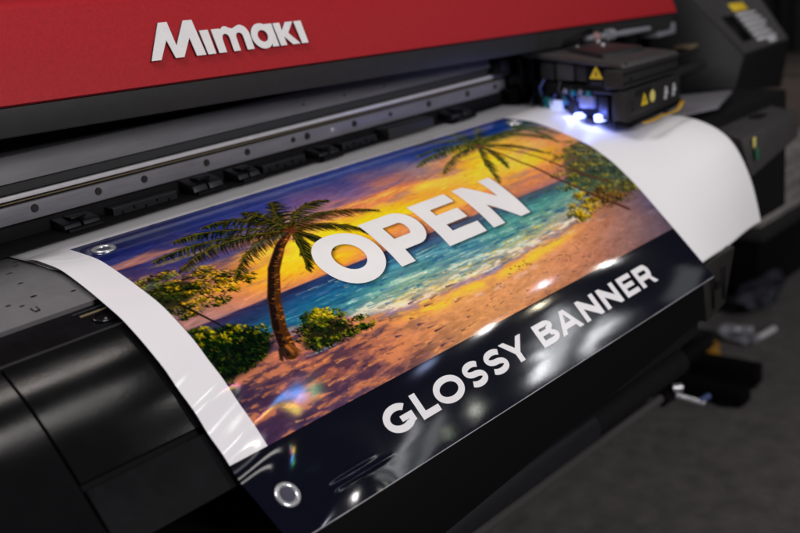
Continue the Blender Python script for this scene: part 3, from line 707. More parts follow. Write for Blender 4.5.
# raised logo on the hood
ex = Vector((1, 0, -.04)).normalized(); up = Vector((0, st_, ct)); ez = (up - ex * up.dot(ex)).normalized(); nh = ex.cross(ez).normalized()
o3 = Vector((HX, 0, .1664))
def lgx(cs, x0, sx, z0, sz): return [[(x0 + x * sx, z0 + y * sz) for x, y in c] for c in cs]
B0, XH, CH = .0270, .0575, .0716
logo_shapes = [
    ('M', [[(.1922, B0), (.2060, B0), (.2215, .0500), (.2262, B0 + .0004), (.2385, B0 + .0004), (.2546, .0500), (.2568, B0), (.2708, B0), (.2662, CH), (.2532, CH), (.2330, .0420), (.2304, CH), (.2180, CH)]]),
    ('i', [[(.2738, B0), (.2858, B0), (.2846, XH), (.2718, XH)]]),
    ('m', [[(.2905, B0), (.3022, B0), (.3022, .0450)] + arc(.3080, .0445, .0055, .0058, 180, 0, 10) + [(.3135, B0), (.3240, B0), (.3240, .0450)] + arc(.3295, .0445, .0055, .0058, 180, 0, 10)
           + [(.3350, B0), (.3462, B0), (.3462, .0460)] + arc(.3335, .0460, .0127, .0138, 0, 115, 12) + [(.3215, .0560)] + arc(.3100, .0470, .0105, .0128, 55, 100, 8) + [(.3022, .0560), (.3022, XH), (.2895, XH)]]),
    ('a', [arc(.3650, .0425, .0172, .0168, 62, 320, 30) + [(.3765, B0), (.3876, B0), (.3862, XH), (.3742, XH)], arc(.3662, .0425, .0082, .0078, 0, 360, 26)[:-1]]),
    ('k', [[(.3905, B0), (.4010, B0), (.4005, .0390), (.4110, B0), (.4245, B0), (.4095, .0428), (.4225, XH), (.4095, XH), (.4002, .0470), (.4000, XH), (.3885, XH)]]),
    ('i', [[(.4272, B0), (.4385, B0), (.4372, XH), (.4245, XH)]]),
]
for ch, cs in logo_shapes:
    me = fill_mesh(cs, .0018)
    for v in me.vertices:
        x, y, z = v.co; v.co = o3 + ex * x + ez * y + nh * (z + .0020)
    me.update()
    bm = bmesh.new(); bm.from_mesh(me); bpy.data.meshes.remove(me); bm.normal_update()
    bmesh.ops.remove_doubles(bm, verts=bm.verts, dist=1e-5)
    bmesh.ops.recalc_face_normals(bm, faces=bm.faces)
    for f_ in bm.faces: f_.material_index = 0 if abs(f_.normal.dot(nh)) > .5 else 1
    me = bpy.data.meshes.new('logo_letter'); bm.to_mesh(me); bm.free(); me.materials.append(M['logo']); me.materials.append(M['logoside'])
    o = place(bpy.data.objects.new('logo_letter', me), hood); o['label'] = 'raised pale letter %s on the red hood' % ch

# beam and linear rail
beam = extrude_x('beam', [(.100, .0690), (.112, .0985), (.150, .1010), (.24, .1010), (.24, .0690)], -1.0, .985, M['beamface'], printer, bev=.0012)
extrude_x('toothed_belt', [(.108, .0560), (.108, .0680), (.118, .0680), (.118, .0560)], -1.0, .98, M['belt'], printer)
guide = extrude_x('guide_rail', [(.100, .0225), (.100, .0432), (.130, .0432), (.130, .0225)], -1.0, .985, M['rail'], printer, bev=.0008)
extrude_x('rail_strip', [(.1005, .0495), (.1005, .0550), (.120, .0550), (.120, .0495)], -1.0, .99, M['steel'], printer, bev=.001)
extrude_x('encoder_strip', [(.1010, .0462), (.1010, .0474), (.120, .0474), (.120, .0462)], -1.0, .985, M['brass'], printer)
extrude_x('rail_groove', [(.1050, .0432), (.1050, .0560), (.125, .0560), (.125, .0432)], -1.0, .98, M['matte'], printer)
def disc(bm, c, r, y0, y1, n=20):
    a = [bm.verts.new((c[0] + r * math.cos(2 * math.pi * k / n), y0, c[1] + r * math.sin(2 * math.pi * k / n))) for k in range(n)]
    b = [bm.verts.new((c[0] + r * .86 * math.cos(2 * math.pi * k / n), y1, c[1] + r * .86 * math.sin(2 * math.pi * k / n))) for k in range(n)]
    bm.faces.new(b)
    for k in range(n): bm.faces.new([a[k], a[(k + 1) % n], b[(k + 1) % n], b[k]])
for x, r, mm in [(-.10, .0052, 'screw'), (.02, .0052, 'screw'), (.105, .005, 'screw'), (.172, .005, 'screw'), (.271, .005, 'screw'), (.342, .005, 'screw'), (.428, .0042, 'screw'), (.456, .0056, 'screw'), (.507, .0032, 'steel'),
                 (.555, .0052, 'screw'), (.637, .0036, 'screw'), (.732, .0056, 'screw'), (.835, .0054, 'screw'), (.914, .0046, 'screw')]:
    bm = bmesh.new(); disc(bm, (x, .0345), r, .1002, .0986); bm_obj('screw', bm, M[mm], guide)
for x in (.46, .545, .635, .82):
    bm = bmesh.new(); disc(bm, (x, .080), .0020, .1060, .1035, 12); bm_obj('screw', bm, M['screw'], beam)

# body behind the rail, below the platen, end frame
box('body', -1.0, 1.60, .16, .55, -.30, .125, M['matte'], printer, .004)
box('under_body', -1.0, 1.55, -.17, .17, -.32, -.07, M['matte'], printer, .006)
box('gap_blackout', -1.0, .984, .128, .159, .1025, .1335, M['matte'], printer, .001)  # black wall added to darken the gap between hood trim and beam
box('end_frame', .988, 1.010, .085, .16, -.02, .125, M['black'], printer, .002)
box('end_bracket', 1.000, 1.016, .060, .10, .0, .105, M['navyplastic'], printer, .002)
# pinch roller assemblies
hexa('roller_bar', [(-1.0, .0, .0035), (1.03, .083, .0035), (1.03, .14, .0035), (-1.0, .14, .0035), (-1.0, .003, .0052), (1.03, .085, .0050), (1.03, .14, .0055), (-1.0, .14, .0055)], M['matte'], printer, .0005)
box('roller_wall', -1.0, 1.03, .0945, .15, .0056, .0215, M['matte'], printer, .001)
for x0, x1, h in [(-.20, -.14, .018), (.030, .080, .019), (.215, .266, .0235), (.290, .330, .021), (.439, .483, .0185), (.742, .800, .020)]:
    y0 = .058
    bm = bmesh.new()
    w = x1 - x0
    for q in range(2):
        xa = x0 + w * (.04 + .50 * q); xb = xa + w * .44
        add_hex(bm, [(xa, y0, .0035), (xb, y0, .0035), (xb, .094, .0035), (xa, .094, .0035), (xa, y0 + .006, h * .72), (xb, y0 + .006, h * .72), (xb, .094, h), (xa, .094, h)], .0015)
    o = bm_obj('pinch_roller', bm, M['navyplastic'], printer, autosmooth=True)
    tube('roller', [(x0 + w * .05, y0 - .001, .0058), (x1 - w * .05, y0 - .001, .0058)], .0042, M['black'], o)
    box('lever', x0 + w * .30, x0 + w * .70, y0 + .010, .088, h * .86, h * 1.02, M['black'], o, .001)
box('cover_block', .590, .698, .062, .095, .0035, .0205, M['grey'], printer, .002)
for x0, x1 in [(.105, .20), (.345, .425), (.50, .575)]:
    bm = bmesh.new(); add_box(bm, x0, x1, .074, .094, .0035, .0150, .001)
    for q in range(5):
        xx = x0 + (x1 - x0) * (.12 + .18 * q); add_box(bm, xx, xx + .006, .0705, .0735, .006 + .003 * (q % 2), .0095 + .003 * (q % 2))
    bm_obj('cable_guide', bm, M['navyplastic'], printer)

# platen with its suction slots
pl = strip('platen', np.linspace(-.9, 1.12, 30), -.10, .1195, -.0034, M['platen'], printer, .006, 36)
def slot(X, s, a=.0042, b=.0014, lift=-.0031, rot=0):
    vs = []; bm = bmesh.new()
    for k in range(14):
        t_ = 2 * math.pi * k / 14; dx, d_ = a * math.cos(t_), b * math.sin(t_)
        y, z = prof(s + d_, lift); vs.append(bm.verts.new((X + dx, float(y), float(z))))
    bm.faces.new(vs); bm_obj('suction_slot', bm, M['matte'], pl)
for X, s in [(-.048, -.033), (-.055, -.018), (-.073, .003), (-.082, .043), (-.116, .082), (-.106, .090), (-.088, .080), (-.052, .093), (-.150, .03), (-.17, .08), (-.16, -.01), (-.14, .062), (-.13, .012)]:
    slot(X, s, random.uniform(.003, .0046), random.uniform(.0011, .0017))
bm = bmesh.new()
for dx, w in ((0, .006), (.0052, .0012)):
    vs = [bm.verts.new((x, *[float(q) for q in prof(s, -.0030)])) for x, s in ((-.102 + dx, .105), (-.102 + dx + w, .105), (-.102 + dx + w, .1075 if dx == 0 else .098), (-.102 + dx, .1075 if dx == 0 else .098))]
    bm.faces.new(vs)
vs = [bm.verts.new((x, *[float(q) for q in prof(s, -.00305)])) for x, s in ((-.1030, .0985), (-.1012, .0985), (-.1012, .1048), (-.1030, .1048))]; bm.faces.new(vs)
bm_obj('edge_mark', bm, M['matte'], pl)
# black step, lip, apron, groove, lower panel, side cover
step = strip('front_step', np.linspace(-.9, 1.10, 30), .1200, .1640, -.0085, M['black'], printer, .004, 10)
strip('step_lip', np.linspace(-.9, 1.08, 30), .1642, .1668, -.0052, M['grey'], printer, .006, 4)
apron = strip('apron', np.linspace(-.1695, 1.05, 30), .1672, .3035, -.0058, M['apron'], printer, .004, 50)
strip('groove', np.linspace(-.168, 1.04, 20), .3030, .3125, -.0135, M['matte'], printer, .004, 6)
strip('lower_panel', np.linspace(-.1695, 1.03, 20), .3115, .3700, -.0060, M['black'], printer, .006, 14)
strip('side_cover', np.linspace(-.9, -.1735, 20), .1672, .3500, -.0040, M['apron'], printer, .012, 50)
strip('inner_wall', np.linspace(-.1725, -.1705, 2), .1672, .3700, -.0110, M['matte'], printer, .03, 40)
# latch knob set in the step
def on_prof(X, s, a=-.0085):
    y, z = prof(np.array(s), a); ty, tz = np.interp(s, _sf, _ty), np.interp(s, _sf, _tz)
    return Vector((X, float(y), float(z))), Vector((1, 0, 0)), Vector((0, float(ty), float(tz))).normalized(), Vector((0, float(tz), -float(ty))).normalized()
c, e1, e2, nn = on_prof(-.047, .1455)
bm = bmesh.new(); N = 36; rings = []
for q, h in [(.0150, .0), (.0150, .0022), (.0138, .0032), (.0120, .0030), (.0112, .0010), (.0100, .0010), (.006, .0022), (.0005, .0026)]:
    rings.append([bm.verts.new(c + (e1 * math.cos(2 * math.pi * k / N) * 1.1 + e2 * math.sin(2 * math.pi * k / N) * .62) * q + nn * h) for k in range(N)])
for i in range(len(rings) - 1):
    for k in range(N): bm.faces.new([rings[i][k], rings[i][(k + 1) % N], rings[i + 1][(k + 1) % N], rings[i + 1][k]])
latch = bm_obj('latch', bm, M['apron'], step, smooth=True)
c, e1, e2, nn = on_prof(-.045, .1325)
bm = bmesh.new(); 
for dx0, dx1, d0, d1 in ((-.024, .02, -.0012, .0012), ): add_hex(bm, [c + e1 * a + e2 * b_ + nn * h for h in (0, .0012) for a, b_ in ((dx0, d0), (dx1, d0), (dx1, d1), (dx0, d1))], .0003)
bm_obj('latch_strip', bm, M['brass'], step)
c, e1, e2, nn = on_prof(-.048, .1262)
bm = bmesh.new(); add_hex(bm, [c + e1 * a + e2 * b_ + nn * h for h in (0, .0012) for a, b_ in ((-.026, -.001), (.024, -.001), (.024, .001), (-.026, .001))], .0003)
bm_obj('latch_slot', bm, M['grey'], step)
# front tray panel that hangs below the banner edge
hexa('front_panel', [(-.03, -.352, -.345), (.80, -.352, -.290), (.80, -.335, -.290), (-.03, -.335, -.345), (-.03, -.350, -.235), (.80, -.348, -.215), (.80, -.335, -.213), (-.03, -.335, -.233)], M['panel'] if 'panel' in M else M['black'], printer, .002)
endp = hexa('end_panel', [(.803, -.352, -.300), (.865, -.352, -.290), (.865, -.20, -.290), (.803, -.20, -.300), (.803, -.346, -.214), (.915, -.346, -.212), (.915, -.20, -.212), (.803, -.20, -.214)], M['grey2'] if 'grey2' in M else M['grey'], printer, .002)
bm = bmesh.new(); add_box(bm, .822, .826, -.3545, -.3525, -.285, -.232); add_box(bm, .858, .862, -.3545, -.3525, -.280, -.228); add_box(bm, .834, .850, -.3540, -.3525, -.258, -.246)
bm_obj('panel_slots', bm, M['matte'], endp)
box('lower_frame', -.12, .82, -.33, -.20, -.33, -.245, M['matte'], printer, .003)
for i in range(4): tube('bolt', [(-.02 + .035 * i, -.334, -.262), (-.02 + .035 * i, -.330, -.262)], .004, M['black'], printer)
box('cover_latch', -.205, -.195, -.246, -.236, -.178, -.160, M['black'], printer, .002)
# take-up roller and bar below
takeup = tube('take_up_roller', [(-.25, -.235, -.425), (.64, -.235, -.432)], .026, M['navyplastic'], printer, 28)
hexa('dark_gap_sheet', [(-.35, -.125, -.570), (.985, -.125, -.585), (.985, -.110, -.585), (-.35, -.110, -.570), (-.35, -.290, -.330), (1.0, -.290, -.300), (1.0, -.270, -.300), (-.35, -.270, -.330)], M['matte'], printer, .002)  # black sheet added to fill the dark gap between front panel and bar
tube('take_up_sleeve', [(.642, -.235, -.432), (.93, -.235, -.436)], .022, M['matte'], printer, 28)
tube('tension_bar', [(-.05, -.15, -.543), (1.03, -.15, -.562)], .009, M['tension'] if 'tension' in M else M['grey'], printer, 18)
clamp = tube('bar_clamp', [(1.02, -.15, -.562), (1.075, -.152, -.566)], .016, M['black'], printer, 18)
tube('clamp_screw', [(1.045, -.168, -.560), (1.085, -.205, -.585)], .0055, M['chrome'], clamp)
tube('clamp_knob', [(1.040, -.166, -.545), (1.052, -.178, -.545)], .008, M['chrome'], clamp)
tube('clamp_lever', [(1.078, -.200, -.580), (1.105, -.205, -.578)], .006, M['bluecap'], clamp)
# leg with its two foot beams
leg = box('leg', 1.60, 1.70, .18, .30, -.80, -.28, M['black'], printer, .004)
for x0, x1, y0, z1 in ((1.585, 1.640, -.055, -.803), (1.705, 1.755, -.035, -.790)):
    box('foot_beam', x0, x1, y0, .62, -.843, z1, M['panel'], leg, .006)
box('leg_brace', 1.40, 1.60, .02, .10, -.70, -.66, M['black'], leg, .004)
for x in (1.612, 1.730): tube('foot_pad', [(x, .0, -.85), (x, .0, -.83)], .03, M['black'], leg)
box('leg_block', 1.52, 1.58, .085, .125, -.70, -.665, M['lightgrey'], leg, .004)

# print carriage
car = hexa('carriage', [(.882, -.174, -.020), (1.093, -.154, -.018), (1.12, .05, .0), (.926, .03, .006), (.884, -.168, .036), (1.092, -.150, .030), (1.12, .05, .045), (.930, .03, .045)], M['matte'], printer, .003)
A = Vector((.88, -.18, 0)); Dv = Vector((.922, 0, 0)); e = (Dv - A).normalized(); ns = Vector((-e.y, e.x, 0)); Zv = Vector((0, 0, 1))
F0 = Vector((.88, -.18, 0)); F1 = Vector((1.095, -.16, 0)); g = (F1 - F0).normalized(); nf = Vector((g.y, -g.x, 0))
def local_box(name, o, u, n_, a0, a1, z0, z1, d0, d1, m, parent, bev=.0008, z0b=None, z1b=None):
    z0b = z0 if z0b is None else z0b; z1b = z1 if z1b is None else z1b
    pts_ = [o + u * a + n_ * d + Zv * z for (a, d, z) in ((a0, d1, z0), (a1, d1, z0b), (a1, d0, z0b), (a0, d0, z0), (a0, d1, z1), (a1, d1, z1b), (a1, d0, z1b), (a0, d0, z1))]
    return hexa(name, pts_, m, parent, bev)
# front cover, upper cover, lip
local_box('front_cover', F0, g, nf, -.004, .214, -.014, .034, -.02, .0055, M['grey'], car, .002, -.014, .030)
local_box('upper_cover', F0, g, nf, -.010, .212, .038, .069, -.03, .0040, M['grey'], car, .003, .033, .062)
local_box('base_lip', F0, g, nf, .002, .220, -.0255, -.0155, -.02, .0090, M['black'], car, .001, -.022, -.0150)
for z_, z2 in ((.0445, .0395), (.0600, .0545)): local_box('cover_rib', F0, g, nf, -.009, .211, z_, z_ + .0022, -.002, .0058, M['black'], car, .0006, z2, z2 + .0022)
for k in range(9): local_box('vent', F0, g, nf, .030 + .007 * k, .0335 + .007 * k, .0185, .0290, .0045, .0062, M['matte'], car, .0003)
local_box('cover_step', F0, g, nf, -.004, .214, -.0150, -.0125, -.002, .0080, M['grey'], car, .0006)
lid = hexa('lid', [F0 + g * -.012 + nf * .006 + Zv * .0695, F0 + g * .214 + nf * .006 + Zv * .0625, Vector((1.115, .05, .080)), Vector((.926, .045, .084)),
             F0 + g * -.010 + nf * .000 + Zv * .0785, F0 + g * .212 + nf * .000 + Zv * .0700, Vector((1.115, .05, .0860)), Vector((.926, .045, .0915))], M['greytop'], car, .002)
hexa('lid_ridge', [F0 + g * .03 + nf * -.045 + Zv * .0770, F0 + g * .195 + nf * -.045 + Zv * .0715, Vector((1.09, .0, .080)), Vector((.968, -.02, .083)),
             F0 + g * .034 + nf * -.052 + Zv * .0890, F0 + g * .190 + nf * -.052 + Zv * .0830, Vector((1.085, -.005, .0900)), Vector((.972, -.02, .094))], M['grey'], lid, .002)
for s_, z_ in ((.016, .052), (.016, .046), (.016, .012), (.018, .002)):
    p = F0 + g * s_ + nf * .0060 + Zv * z_; tube('screw', [p, p + nf * .0012], .0022, M['screw'], car, 10)
def tri(name, o, u, n_, a, z, w, h, d, m, parent):
    q = [o + u * (a - w / 2) + n_ * d + Zv * z, o + u * (a + w / 2) + n_ * d + Zv * z, o + u * a + n_ * d + Zv * (z + h)]
    q2 = [p + n_ * .0006 for p in q]
    return mesh(name, q + q2, [(0, 1, 2), (5, 4, 3), (0, 3, 4, 1), (1, 4, 5, 2), (2, 5, 3, 0)], m, parent)
t1 = tri('warning_sign', F0, g, nf, .062, .002, .026, .020, .0060, M['yellow'], car)
local_box('warning_mark', F0, g, nf, .0605, .0635, .0060, .0130, .0068, .0072, M['matte'], t1, .0002)
def oval(name, o, u, n_, a, z, w, h, d, m, parent, N=24):
    q = [o + u * (a + w / 2 * math.cos(2 * math.pi * k / N)) + n_ * d + Zv * (z + h / 2 * math.sin(2 * math.pi * k / N)) for k in range(N)]; q2 = [p + n_ * .0006 for p in q]
    return mesh(name, q + q2, [tuple(range(N))[::-1], tuple(range(N, 2 * N))] + [(k, (k + 1) % N, N + (k + 1) % N, N + k) for k in range(N)], m, parent)
oval('round_label', F0, g, nf, .094, .0110, .020, .0200, .0060, M['paleyellow'], car)
# figure pictograms on the front
for a in (.150, .184):
    bm = bmesh.new()
    def bx(a0, a1, z0, z1): add_hex(bm, [F0 + g * q + nf * d + Zv * z for z in (z0, z1) for q, d in ((a0, .0066), (a1, .0066), (a1, .0060), (a0, .0060))])
    bx(a - .004, a + .005, .0125, .0175); bx(a - .006, a + .007, .004, .0115); bx(a - .008, a + .002, -.003, .003)
    bm_obj('pictogram', bm, M['label'], car)
# left side: window frame, warning sticker, heads and lamps
local_box('side_plate', A, e, ns, .000, .078, .036, .077, -.01, .0045, M['black'], car, .001)
t2 = tri('warning_sign', A, e, ns, .054, .052, .030, .021, .0048, M['yellow'], car)
local_box('warning_mark', A, e, ns, .0528, .0552, .056, .064, .0056, .0060, M['matte'], t2, .0002)
local_box('sticker_text', A, e, ns, .042, .066, .043, .0475, .0048, .0052, M['grey'], car, .0002)
local_box('side_band', A, e, ns, .002, .130, .028, .0345, -.01, .0070, M['navyplastic'], car, .001)
for a0, a1 in ((.078, .104), (.110, .150), (.156, .19)):
    local_box('side_window', A, e, ns, a0, a1, .046, .076, -.01, .0015, M['greytop'] if a0 == .110 else M['grey'], car, .001)
for a0, a1, z0, z1, mm, dd in ((.030, .050, -.014, .024, 'navyplastic', .006), (.062, .092, .004, .024, 'lightgrey', .009), (.100, .122, -.006, .018, 'navyplastic', .006), (.124, .134, .006, .022, 'teal', .007), (.166, .182, -.010, .016, 'teal', .007), (.006, .020, -.012, .016, 'navyplastic', .004)):
    local_box('print_head', A, e, ns, a0, a1, z0, z1, -.012, dd, M[mm], car, .001)
local_box('print_head', A, e, ns, .138, .163, -.012, .012, -.012, .009, M['leddim'], car, .001)['label'] = 'lit milky block at the rear of the head row'
for k in range(4):
    p = A + e * (.070 + .018 * k) + Zv * (.027 + .002 * (k % 2)) + ns * .006; tube('fitting', [p, p + ns * .004 + Zv * .001], .0045, M['lightgrey'] if k % 2 else M['teal'], car, 12)
for a, z, r_ in ((.098, -.0105, .0065), (.050, -.0110, .0082)):
    local_box('uv_lamp', A, e, ns, a - r_ * .8, a + r_ * .8, z - r_ * .7, z + r_ * .7, -.006, .012, M['led'], car, .002)
# cables, hoses and brackets round the carriage
rc = random.Random(4)
for k in range(9):
    a0 = .10 + .013 * k; z0 = rc.uniform(.02, .05)
    p0 = A + e * a0 + ns * .004 + Zv * z0; p3 = A + e * (a0 + rc.uniform(-.02, .03)) + ns * rc.uniform(.0, .004) + Zv * (z0 - rc.uniform(.02, .035)); p1 = p0.lerp(p3, .4) + ns * rc.uniform(.006, .012)
    tube('cable', [p0, p1, p3], .0018, M[rc.choice(['matte', 'black', 'navyplastic', 'bluecap', 'teal'])], car, 8)
for k, (x, z0, z1) in enumerate(((.945, -.02, .10), (.962, .0, .115), (.975, -.01, .09))):
    box('bracket', x, x + .008, .055 + .01 * k, .075 + .01 * k, z0, z1, M['navyplastic' if k % 2 else 'black'], car, .001)
for k, (x, y, z0, z1, mm) in enumerate(((.935, .062, -.005, .030, 'black'), (.952, .060, .03, .052, 'navyplastic'), (.985, .070, .05, .075, 'grey'), (1.02, .072, .0, .04, 'black'), (.918, .075, .055, .085, 'navyplastic'))):
    box('gear_block', x - .012, x + .012, y, y + .03, z0, z1, M[mm], car, .002)
for k in range(5): tube('cable', [(.93 + .012 * k, .058, .095 - .004 * k), (.928 + .012 * k, .050, .060), (.935 + .010 * k, .056, .015 + .006 * k)], .0022, M[('matte', 'black', 'navyplastic', 'bluecap', 'black')[k]], car, 8)
for q in ((1.02, -.06), (1.07, -.02), (.985, -.03)): tube('screw', [(q[0], q[1], .080), (q[0], q[1], .0935)], .003, M['steel'], car, 10)
tube('hose', [(1.00, .02, .092), (1.03, -.01, .104), (1.09, .01, .108), (1.16, .03, .103), (1.26, .04, .10)], .0045, M['black'], car)
tube('hose', [(1.00, .035, .092), (1.04, .02, .110), (1.10, .03, .114), (1.20, .05, .106)], .0038, M['matte'], car)
# ink line on top
tube('ink_line', [(1.06, .0, .097), (1.10, .0, .0955), (1.15, .0, .093), (1.20, .0, .0915), (1.29, .0, .0885)], [.0045, .006, .0045, .006, .0045], M['lightgrey'], car)
bm = bmesh.new(); bmesh.ops.create_uvsphere(bm, u_segments=20, v_segments=12, radius=.010, matrix=Matrix.Translation((1.090, -.004, .096))); bm_obj('line_cap', bm, M['pink'], car, smooth=True)
tube('line_joint', [(1.125, -.004, .096), (1.145, -.004, .095)], .0105, M['lightgrey'], car, 16)
hexa('cable_tray', [(1.02, .03, .092), (1.30, .03, .090), (1.30, .08, .09), (1.02, .08, .092), (1.02, .03, .112), (1.30, .03, .106), (1.30, .08, .106), (1.02, .08, .112)], M['black'], car, .003)

# right end: rail ends, platen extension, service station, control panel
box('rail_extension', 1.40, 1.68, .02, .07, -.030, -.010, M['grey'], printer, .004)
box('rail_extension', 1.36, 1.70, .03, .08, .008, .022, M['grey'], printer, .004)
box('rail_mount', 1.36, 1.44, .02, .07, .062, .086, M['lightgrey'], printer, .004)
box('rail_mount', 1.46, 1.50, .0, .04, .026, .033, M['brass'], printer, .003)
hexa('platen_extension', [(1.09, -.115, -.058), (1.24, -.165, -.058), (1.42, -.110, -.058), (1.30, .02, -.058), (1.09, -.115, -.052), (1.24, -.165, -.052), (1.42, -.110, -.052), (1.30, .02, -.052)], M['rail'], printer, .001)
station = hexa('service_station', [(1.165, -.262, -.165), (1.409, -.249, -.140), (1.64, .03, -.140), (1.44, .09, -.165), (1.141, -.254, -.092), (1.407, -.249, -.091), (1.64, .03, -.091), (1.44, .09, -.091)], M['greytop'], printer, .003)
for q in range(14):
    a, b_ = random.uniform(.1, .9), random.uniform(.12, .9)
    p = Vector((1.141, -.254, -.091)).lerp(Vector((1.407, -.249, -.090)), a).lerp(Vector((1.44, .09, -.091)).lerp(Vector((1.64, .03, -.091)), a), b_)
    w = random.uniform(.006, .03)
    box('station_fitting', p.x - w, p.x + w, p.y - w * .6, p.y + w * .6, -.0905, -.0905 + random.uniform(.003, .008), M[random.choice(['black', 'black', 'matte', 'grey', 'lightgrey'])], station, .001)
fs = Vector((1.150, -.2575, -.11)); ge = Vector((.266, .005, 0)).normalized(); gn = Vector((ge.y, -ge.x, 0))
hexa('station_sticker', [fs + ge * a + gn * d + Zv * z for z in (-.004, .014) for a, d in ((.028, .004), (.037, .004), (.037, .002), (.028, .002))], M['paleyellow'], station, .0003)
hexa('station_sticker', [fs + ge * a + gn * d + Zv * z for z in (-.026, -.006) for a, d in ((.029, .009), (.040, .009), (.040, .006), (.029, .006))], M['green'], station, .0003)
P0, P1, P2, P3 = Vector((1.616, -.05, -.008)), Vector((1.862, -.05, -.006)), Vector((1.885, .07, .150)), Vector((1.510, .07, .172))
panel_ = hexa('control_panel', [Vector((1.560, -.05, -.078)), Vector((1.815, -.05, -.110)), Vector((1.85, .16, -.09)), Vector((1.50, .16, -.075)), P0, P1, P2, P3], M['panelcase'] if 'panelcase' in M else M['grey'], printer, .004)
pn = (P1 - P0).cross(P3 - P0).normalized()
def on_panel(u, v): return P0.lerp(P1, u).lerp(P3.lerp(P2, u), v)
def pquad(name, u0, u1, v0, v1, m, h=.0034):
    c = [on_panel(u0, v0), on_panel(u1, v0), on_panel(u1, v1), on_panel(u0, v1)]
    return hexa(name, [p + pn * (.0004 if h < .001 else .0016) for p in c] + [p + pn * h for p in c], m, panel_, .00015)
pquad('console_face', .02, .98, .02, .98, M['greytop'], .0006)
pquad('warning_sticker', .40, .64, .50, .60, M['yellow'])
for k in range(6):
    v1 = .47 - .066 * k; pquad('label_bar', .40, .72 + .03 * (k % 3), v1 - .040, v1, M['label'])
pquad('label_bar', .58, .74, .045, .095, M['label']); pquad('label_bar', .30, .62, .66, .80, M['greytop'])
pquad('screen', .16, .34, .14, .46, M['apron'])
# orange ribbon lying on the sheet by the carriage
def ribbon():
    cl = [(.905, -.198, -.0225), (.930, -.203, -.0215), (.956, -.203, -.0190), (.985, -.204, -.0205), (1.012, -.203, -.0190), (1.036, -.200, -.008)]
    v = []
    for i, (x, y, z) in enumerate(cl):
        w = .0030 + .0012 * math.sin(i * 1.7)
        v += [(x, y - w, z), (x, y + w, z + .002), (x, y + w, z + .0032), (x, y - w, z + .0012)]
    f_ = [(0, 1, 2, 3)]
    for i in range(len(cl) - 1):
        for k in range(4): f_.append((i * 4 + k, i * 4 + (k + 1) % 4, (i + 1) * 4 + (k + 1) % 4, (i + 1) * 4 + k))
    f_.append(tuple(len(v) - 4 + k for k in (3, 2, 1, 0)))
    bm = bmesh.new(); vs = [bm.verts.new(p) for p in v]
    for q in f_: bm.faces.new([vs[i] for i in q])
    bmesh.ops.subdivide_edges(bm, edges=bm.edges[:], cuts=1, smooth=.4)
    tag(bm_obj('ribbon_cable', bm, M['orange'], None, smooth=True), 'short orange ribbon lying on the white sheet at the foot of the carriage', 'ribbon')
ribbon()

# ------------------------------------------------------------------ floor and surroundings
def struct(o): o['kind'] = 'structure'; return o
def sheet(name, x0, x1, y0, y1, z, m, n=2): return mesh(name, [(x0, y0, z), (x1, y0, z), (x1, y1, z), (x0, y1, z)], [(0, 1, 2, 3)], m)
struct(sheet('floor', -8, 12, -6, 9, -.85, M['floor']))
struct(mesh('wall', [(9.0, -6, -.85), (9.0, 9, -.85), (9.0, 9, 2.6), (9.0, -6, 2.6), (9.1, -6, -.85), (9.1, 9, -.85), (9.1, 9, 2.6), (9.1, -6, 2.6)],
            [(0, 3, 2, 1), (4, 5, 6, 7), (0, 1, 5, 4), (3, 7, 6, 2), (0, 4, 7, 3), (1, 2, 6, 5)], M['wall']))
# dark drape with folds
ys = np.linspace(-.6, 6.0, 240); v = []; f_ = []
for z in np.linspace(-.84, 2.2, 8):
    for y in ys: v.append((5.6 + .07 * math.sin(y * 17) + .03 * math.sin(y * 41 + z), y, z))
for i in range(7):
    for j in range(239): f_.append((i * 240 + j, i * 240 + j + 1, (i + 1) * 240 + j + 1, (i + 1) * 240 + j))
o = mesh('curtain', v, f_, M['curtain'], None, True); so = o.modifiers.new('thickness', 'SOLIDIFY'); so.thickness = .01
tag(o, 'dark folded drape hanging behind the printer at the right', 'curtain')
# things at the right
crate = empty('storage_crate', (2.62, .42, -.85), 'black storage crate on the carpet under the wrapped bundle', 'crate')
bm = bmesh.new(); add_box(bm, 2.32, 2.95, .22, .72, -.85, -.66, .01)
bm_obj('crate_body', bm, M['black'], crate, autosmooth=True); box('crate_lid', 2.30, 2.97, .20, .74, -.659, -.630, M['grey'], crate, .008)
bund = empty('wrapped_bundle', (2.62, .42, -.629), 'grey plastic wrapped bundle of sheets stacked on the black crate', 'bundle')
for k in range(7):
    x0 = 2.34 + random.uniform(-.02, .02); y0 = .24 + random.uniform(-.02, .02)
    box('wrapped_sheet', x0, x0 + .55, y0, y0 + .44, -.628 + .030 * k, -.600 + .030 * k, M['bundle'], bund, .006)
bx_ = empty('cardboard_box', (3.10, .62, -.85), 'tall brown cardboard box standing behind the wrapped bundle', 'box')
box('box_body', 2.99, 3.50, .35, 1.0, -.849, -.26, M['board'], bx_, .006); box('box_flap', 2.98, 3.51, .34, .66, -.258, -.246, M['board'], bx_, .003)
def crumple(name, c, sx, sy, sz, m, label, cat, seed):
    bm = bmesh.new(); bmesh.ops.create_icosphere(bm, subdivisions=4, radius=1.0); r = random.Random(seed)
    dirs = [(Vector((r.gauss(0, 1), r.gauss(0, 1), r.gauss(0, 1))).normalized(), r.uniform(.1, .35)) for _ in range(40)]
    for vv in bm.verts:
        q = vv.co.normalized(); h = 1.0
        for d_, a in dirs:
            t_ = q.dot(d_)
            if t_ > .86: h -= a * (t_ - .86) / .14
        vv.co = Vector((c[0] + q.x * h * sx, c[1] + q.y * h * sy, c[2] + max(-.95, q.z * h) * sz))
    o = bm_obj(name, bm, m, None); return tag(o, label, cat)
